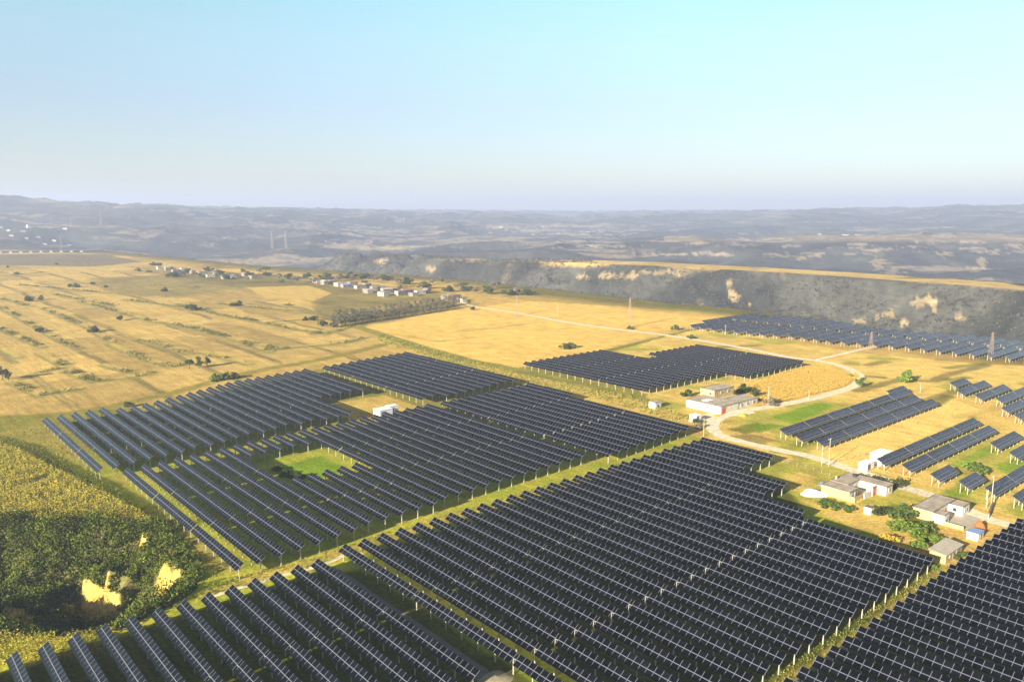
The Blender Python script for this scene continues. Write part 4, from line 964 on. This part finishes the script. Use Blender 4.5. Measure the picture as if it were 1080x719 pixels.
# lone bushes of the left fields (placed row by row from the front)
LF = [(100,350),(44,316),(30,318),(73,303),(80,303),(112,303),(98,300),(174,307),(198,326),(203,327),(246,323),(252,322),(323,338),(331,338),(8,282),(17,290),(60,279),(146,286),(157,287),(190,291),(42,350),(126,338),(141,330),(70,300),(18,301),(100,325),(38,357),(163,370)]
LF = LF[:22]
for k, (x, y) in enumerate(sorted(LF)):
    hh = 4.5+2.5*((k*7) % 5)/4
    plant(x, y, hh, 1.0+0.3*((k*3) % 4)/3, 'bush', ['leaf_dark','leaf','leaf_dark'][k % 3], 'bush', '%s from the left of the lone dark bushes scattered over the left golden fields' % ORD[k+1], 'bush', 'lone bushes in the left golden fields')
# bare poplar belt
k = 0
for rowi in range(3):
    for i in range(26):
        t = i/25.0; x = 350+t*130+rowi*2+random.uniform(-1.5, 1.5); y = 345-t*19-rowi*4.2+random.uniform(-.6, .6); k += 1
        r = plant(x, y, random.uniform(6.5, 9), 2.2, 'slim', 'leaf_grove', 'bare_tree', '%s bare tree from the left in the %s line of the grey tree belt' % (ORD[i+1], ['front','middle','back'][rowi]), 'tree', 'belt of bare grey trees')
# trees round the village and the plateau edge
VT = []
for i in range(58):
    t = i/57.0; VT.append((158+t*400+random.uniform(-4, 4), 281+28*t+random.uniform(-5, 7)+(3 if t < .4 else 0)))
for i, (x, y) in enumerate(VT):
    plant(x, y, random.uniform(7, 12), 1.5, 'round' if i % 3 else 'bush', ['leaf_dark','leaf_grey','leaf'][i % 3], 'village_tree', '%s from the left of the trees along the village strip and plateau rim' % ORD[i+1], 'tree', 'trees of the village strip')

def ground_cloud(name, poly_px, dens, hgt, size, mt, label, per=6, up=0.8, polyw=None, jit=0.5, rows_=None, aspect=1.6):
    P = polyw if polyw else GP(poly_px); xs = [p[0] for p in P]; ys = [p[1] for p in P]
    n = int((max(xs)-min(xs))*(max(ys)-min(ys))*dens); x = RNG.uniform(min(xs), max(xs), n); y = RNG.uniform(min(ys), max(ys), n)
    if rows_:
        a = x*AX[0]+y*AX[1]; b_ = x*BX[0]+y*BX[1]; b_ = np.round(b_/rows_)*rows_+RNG.normal(0, 0.14, n); x = a*AX[0]+b_*BX[0]; y = a*AX[1]+b_*BX[1]
    k = inside(x, y, P) & (vnoise(x/4, y/4, 3) > 0.12); x = x[k]; y = y[k]; z = hzs(x, y)
    n = len(x); hh = hgt*RNG.uniform(0.6, 1.1, n)
    x = np.repeat(x, per); y = np.repeat(y, per); z = np.repeat(z, per)+np.repeat(hh, per)*RNG.uniform(0.15, 1.0, n*per)
    Q = np.stack([x+RNG.normal(0, jit, n*per), y+RNG.normal(0, jit, n*per), z], 1)
    me = cloud(name, Q, RNG.uniform(size*0.5, size, n*per), M[mt], up=up, aspect=aspect)
    return tag(link(name, me), label, name.replace('_', ' '), kind='stuff')
ground_cloud('corn_crop', [(-60,462),(0,468),(30,480),(54,494),(112,522),(164,551),(90,550),(0,547),(-60,551)], 2.6, 2.1, 0.20, 'corn', 'yellow green standing corn between the far left block and the scrubby gully', 7, rows_=0.9, jit=0.14, aspect=0.45)
ground_cloud('corn_crop', [(-60,669),(0,669),(60,673),(128,666),(105,690),(40,700),(-60,712)], 2.8, 2.1, 0.19, 'corn', 'narrow strip of yellow green corn between the gully and the nearest panels', 7, rows_=0.9, jit=0.14, aspect=0.45)
ground_cloud('corn_crop', [(779,425),(793,405),(845,385),(877,387),(901,399),(890,408),(845,419),(800,429)], 3.0, 1.1, 0.15, 'corn_dry', 'ripe ochre crop in the field enclosed by the road bend', 4, jit=0.3, aspect=0.8)
# scrub in the gully
def scrub():
    xs = [p[0] for p in GULLY]; ys = [p[1] for p in GULLY]; n = 15000
    x = RNG.uniform(min(xs), max(xs), n); y = RNG.uniform(min(ys), max(ys), n); k = inside(x, y, GULLY); x, y = x[k], y[k]
    keep = np.ones(len(x), bool)
    sl_ = np.hypot(hzs(x+0.7, y)-hzs(x-0.7, y), hzs(x, y+0.7)-hzs(x, y-0.7))/1.4
    for (bx, by, L_, D_, fz) in CLIFF:
        fx_, fy_ = math.sin(R(fz)), math.cos(R(fz)); t_ = (x-bx)*fx_+(y-by)*fy_; s_ = np.abs(-(x-bx)*fy_+(y-by)*fx_)
        keep &= ~((t_ > -1.2) & (t_ < 6) & (s_ < L_) & (RNG.random(len(x)) < 0.96))
    keep &= fbm(x/9, y/9, 3, 44) > 0.22
    x, y = x[keep], y[keep]; z = hzs(x, y); n = len(x); per = 30
    r_ = RNG.uniform(0.6, 1.7, n)*(0.35+2.9*vnoise(x/8, y/8, 45)**2); r_ = np.repeat(r_, per)
    q = RNG.normal(size=(n*per, 3)); q /= np.linalg.norm(q, axis=1)[:, None]; q *= (RNG.uniform(0.4, 1, (n*per, 1))**0.5)*r_[:, None]
    Q = np.stack([np.repeat(x, per), np.repeat(y, per), np.repeat(z, per)+r_*0.7], 1)+q*[1, 1, 0.9]
    tag(link('scrub', cloud('scrub', Q, RNG.uniform(0.10, 0.28, n*per), M['scrub'])), 'dense dark green scrub filling the eroded gully at lower left', 'scrub', kind='stuff')
scrub()
def hillside():
    n = 60000; a = R(1)*RNG.uniform(-38, 38, n); r_ = np.sqrt(RNG.uniform(560**2, 2250**2, n)); x = np.sin(a)*r_; y = np.cos(a)*r_
    k = ~inside(x, y, EDGEP); x, y = x[k], y[k]; z = hzs(x, y); k = (z < -2) & (z > -95) & (fbm(x/60, y/60, 3, 97) > 0.36); x, y, z = x[k], y[k], z[k]
    d = np.hypot(hzs(x+3, y)-z, hzs(x, y+3)-z); n = len(x); per = 9; rs = np.repeat(RNG.uniform(1.2, 3.4, n), per)
    q = RNG.normal(size=(n*per, 3)); q /= np.linalg.norm(q, axis=1)[:, None]; Q = np.stack([np.repeat(x, per), np.repeat(y, per), np.repeat(z, per)+rs*0.5], 1)+q*rs[:, None]*[1, 1, 0.7]
    tag(link('scrub', cloud('hillside_scrub', Q, RNG.uniform(0.4, 1.1, n*per), M['hill_scrub'])), 'grey brown scrub covering the steep slopes beyond the plateau edge', 'scrub', kind='stuff')
hillside()
def hedges():
    Qs = []; Ss = []
    for p in HEDGE:
        P = GP(p)
        for k in range(len(P)-1):
            (x0, y0), (x1, y1) = P[k], P[k+1]; L = math.hypot(x1-x0, y1-y0); n = int(L*1.2); t = RNG.random(n); x = x0+(x1-x0)*t+RNG.normal(0, 2.0, n); y = y0+(y1-y0)*t+RNG.normal(0, 2.0, n)
            kk = vnoise(x/16, y/16, 61) > 0.44; x, y = x[kk], y[kk]; n = len(x); z = hzs(x, y); rs = np.repeat(RNG.uniform(0.35, 1.15, n), 12)
            q = RNG.normal(size=(n*12, 3)); q /= np.linalg.norm(q, axis=1)[:, None]; Qs.append(np.stack([np.repeat(x, 12), np.repeat(y, 12), np.repeat(z, 12)+rs*0.7], 1)+q*rs[:, None]); Ss.append(rs*0.28)
    tag(link('hedge_growth', cloud('hedge_growth', np.concatenate(Qs), np.concatenate(Ss), M['hedge'])), 'low weedy shrubs growing along the banks between the left golden fields', 'hedge', kind='stuff')
hedges()
# tall grass of the verges
ground_cloud('verge_grass', None, 1.2, 0.6, 0.12, 'tuft', 'tufts of tall grass on the strip between the long left blocks', 4, polyw=[AB(-213.5, 70), AB(-213.5, 292), AB(-206, 292), AB(-206, 70)], jit=0.25)
ground_cloud('verge_grass', None, 1.2, 0.6, 0.12, 'tuft', 'tufts of tall grass on the aisle between the centre and right blocks', 4, polyw=[AB(-88, 130), AB(-88, 240), AB(-84.5, 240), AB(-84.5, 130)], jit=0.25)
ground_cloud('verge_grass', None, 0.5, 0.6, 0.13, 'tuft', 'tufts of grass on the pasture left of the first solar rows', 4, polyw=[AB(-430, 52), AB(-430, 70), AB(-212, 78), AB(-212, 62), AB(-320, 60)], jit=0.25)
ground_cloud('verge_grass', [(555,396),(690,423),(728,441),(715,446),(620,418),(548,402),(470,383),(395,358),(400,352),(470,372)], 0.4, 0.9, 0.22, 'tuft', 'ragged grass on the diagonal strip behind the upper blocks', 4, jit=0.4)

lap('village')
# ------------------------------------------------------------------ village and far town
M['far_wall'] = mat('weathered_far_wall', (0.22, 0.20, 0.18), 0.95, 0.15, 0.3)
M['far_pale'] = mat('pale_far_wall', (0.38, 0.35, 0.31), 0.95, 0.15, 0.3)
M['far_roof'] = mat('weathered_far_roof', (0.24, 0.21, 0.19), 0.95, 0.2, 0.3)
def small_house(x, y, L, Wd, H, rot, wm, rm, label, group, z=0, gable=False):
    gx, gy = G(x, y, z); zz = hz(gx, gy); r = empty('village_house', (gx, gy, zz), rot, label, 'house', group)
    b = MB(); b.box((0, 0, H/2-0.5), (L, Wd, H+1), wm); b.build('wall', r)
    b = MB()
    if gable:
        hg = Wd*0.22; o = 0.5; v = [(-L/2-o,-Wd/2-o,H),(L/2+o,-Wd/2-o,H),(L/2+o,Wd/2+o,H),(-L/2-o,Wd/2+o,H),(-L/2-o,0,H+hg),(L/2+o,0,H+hg)]
        b.v = v; b.f = [(0,1,5,4),(2,3,4,5),(0,4,3),(1,2,5),(3,2,1,0)]; b.m = [b.mi(rm)]*5
    else: b.box((0, 0, H+0.12), (L+0.7, Wd+0.7, 0.24), rm)
    b.build('roof', r)
    for s in (-0.3, 0.3): b = MB(); b.box((s*L, -Wd/2-0.03, H*0.5), (1.4, 0.08, 1.4), 'window'); b.build('window', r)
    b = MB(); b.box((0, -Wd/2-0.04, 1.1), (1.2, 0.1, 2.2), 'wood'); b.build('door', r)
VH = [(168,284),(178,285),(186,287),(193,285),(203,288),(214,289),(222,292),(229,291),(237,294),(246,293),(258,291),(266,294),
      (334,298),(342,300),(350,299),(357,302),(365,303),(372,301),(380,304),(387,303),(394,306),(401,305),(408,309),(415,308),(422,311),(429,309),(436,312),(443,310),(450,309),(388,309),(404,312),(471,316),(479,315),(487,318)]
for k, (x, y) in enumerate(VH):
    rm = ['far_roof','conc','blue_roof','far_roof','red_roof','far_roof','conc'][k % 7]
    small_house(x, y, random.uniform(9, 15), random.uniform(6, 8), random.uniform(3.6, 5.2), ROTA+random.choice([0, 1.57])+random.uniform(-.15, .15), ['far_pale','far_wall','far_wall'][k % 3], rm,
                '%s from the left of the small houses strung along the village strip' % ORD[k+1], 'houses of the village strip', gable=(k % 3 == 1))
for k in range(20):
    x = 2+k*4.0+random.uniform(-1, 1); y = 250+((k*5) % 4)*1.9+random.uniform(-.5, .5)
    small_house(x, y, random.uniform(12, 26), random.uniform(8, 12), random.uniform(3.5, 7), random.uniform(-.5, .5), ['far_wall','far_wall','far_pale'][k % 3], ['far_roof','far_roof','far_wall','red_roof'][k % 4],
                '%s from the left of the hazy buildings in the far left town' % ORD[k+1], 'buildings of the far left town', z=-20)
FV = [(380+i*9.5+random.uniform(-2, 2), 241+random.uniform(-1.2, 1.8)) for i in range(10)]+[(515+i*12+random.uniform(-3, 3), 243+random.uniform(-1, 4)) for i in range(14)]+[(850+i*13+random.uniform(-3, 3), 252+random.uniform(0, 6)) for i in range(8)]
for k, (x, y) in enumerate(FV):
    small_house(x, y, random.uniform(12, 26), random.uniform(8, 14), random.uniform(3.5, 6), random.uniform(-.5, .5), ['far_wall','far_pale'][k % 2], ['far_roof','far_wall','far_roof'][k % 3],
                '%s from the left of the specks of hazy buildings on the far ridges' % ORD[k+1], 'hazy buildings on the far ridges', z=-30)
gx, gy = G(30, 250, -15); r = empty('water_tower', (gx, gy, hz(gx, gy)), 0, 'white round tower rising over the far left town', 'tower')
b = MB(); b.tube((0, 0, -2), (0, 0, 22), 5, 'white', 18, 5); b.build('shaft', r); b = MB(); b.tube((0, 0, 22), (0, 0, 27), 5.6, 'white', 18, 3); b.build('cap', r)
# plastic greenhouses in front of the town
for k in range(12):
    x = -8+k*10.5; y = 266.5-k*0.15; gx, gy = G(x, y); L = 60; Wd = 11
    r = empty('greenhouse', (gx, gy, hz(gx, gy)), 1.2, '%s from the left of the pale plastic greenhouses below the far left town' % ORD[k+1], 'greenhouse', 'plastic greenhouses')
    b = MB(); n = 10
    for s in (0, 1):
        for i in range(n+1): a = math.pi*i/n; b.v.append(((s-0.5)*L, math.cos(a)*Wd/2, math.sin(a)*3.6))
    for i in range(n): b.f.append((i, i+1, n+2+i, n+1+i)); b.m.append(b.mi('film'))
    b.f.append(tuple(range(n, -1, -1))); b.f.append(tuple(range(n+1, 2*n+2))); b.m += [b.mi('film')]*2
    b.build('film_cover', r); q = MB()
    for i in range(7):
        xx = (i/6-0.5)*L
        for j in range(6): a0 = math.pi*j/6; a1 = math.pi*(j+1)/6; q.bar((xx, math.cos(a0)*(Wd/2+.1), math.sin(a0)*3.7), (xx, math.cos(a1)*(Wd/2+.1), math.sin(a1)*3.7), 0.15, 'galv')
    q.build('hoop', r)
plant(3, 401, 10.5, 1.1, 'round', 'leaf_grey', 'broadleaf_tree', 'dark grey leafless tree cut by the left frame edge', 'tree')
plant(9, 402, 6.5, .6, 'round', 'leaf_dark', 'broadleaf_tree', 'slim dark tree just right of the leafless tree at the left frame edge', 'tree')

lap('end')
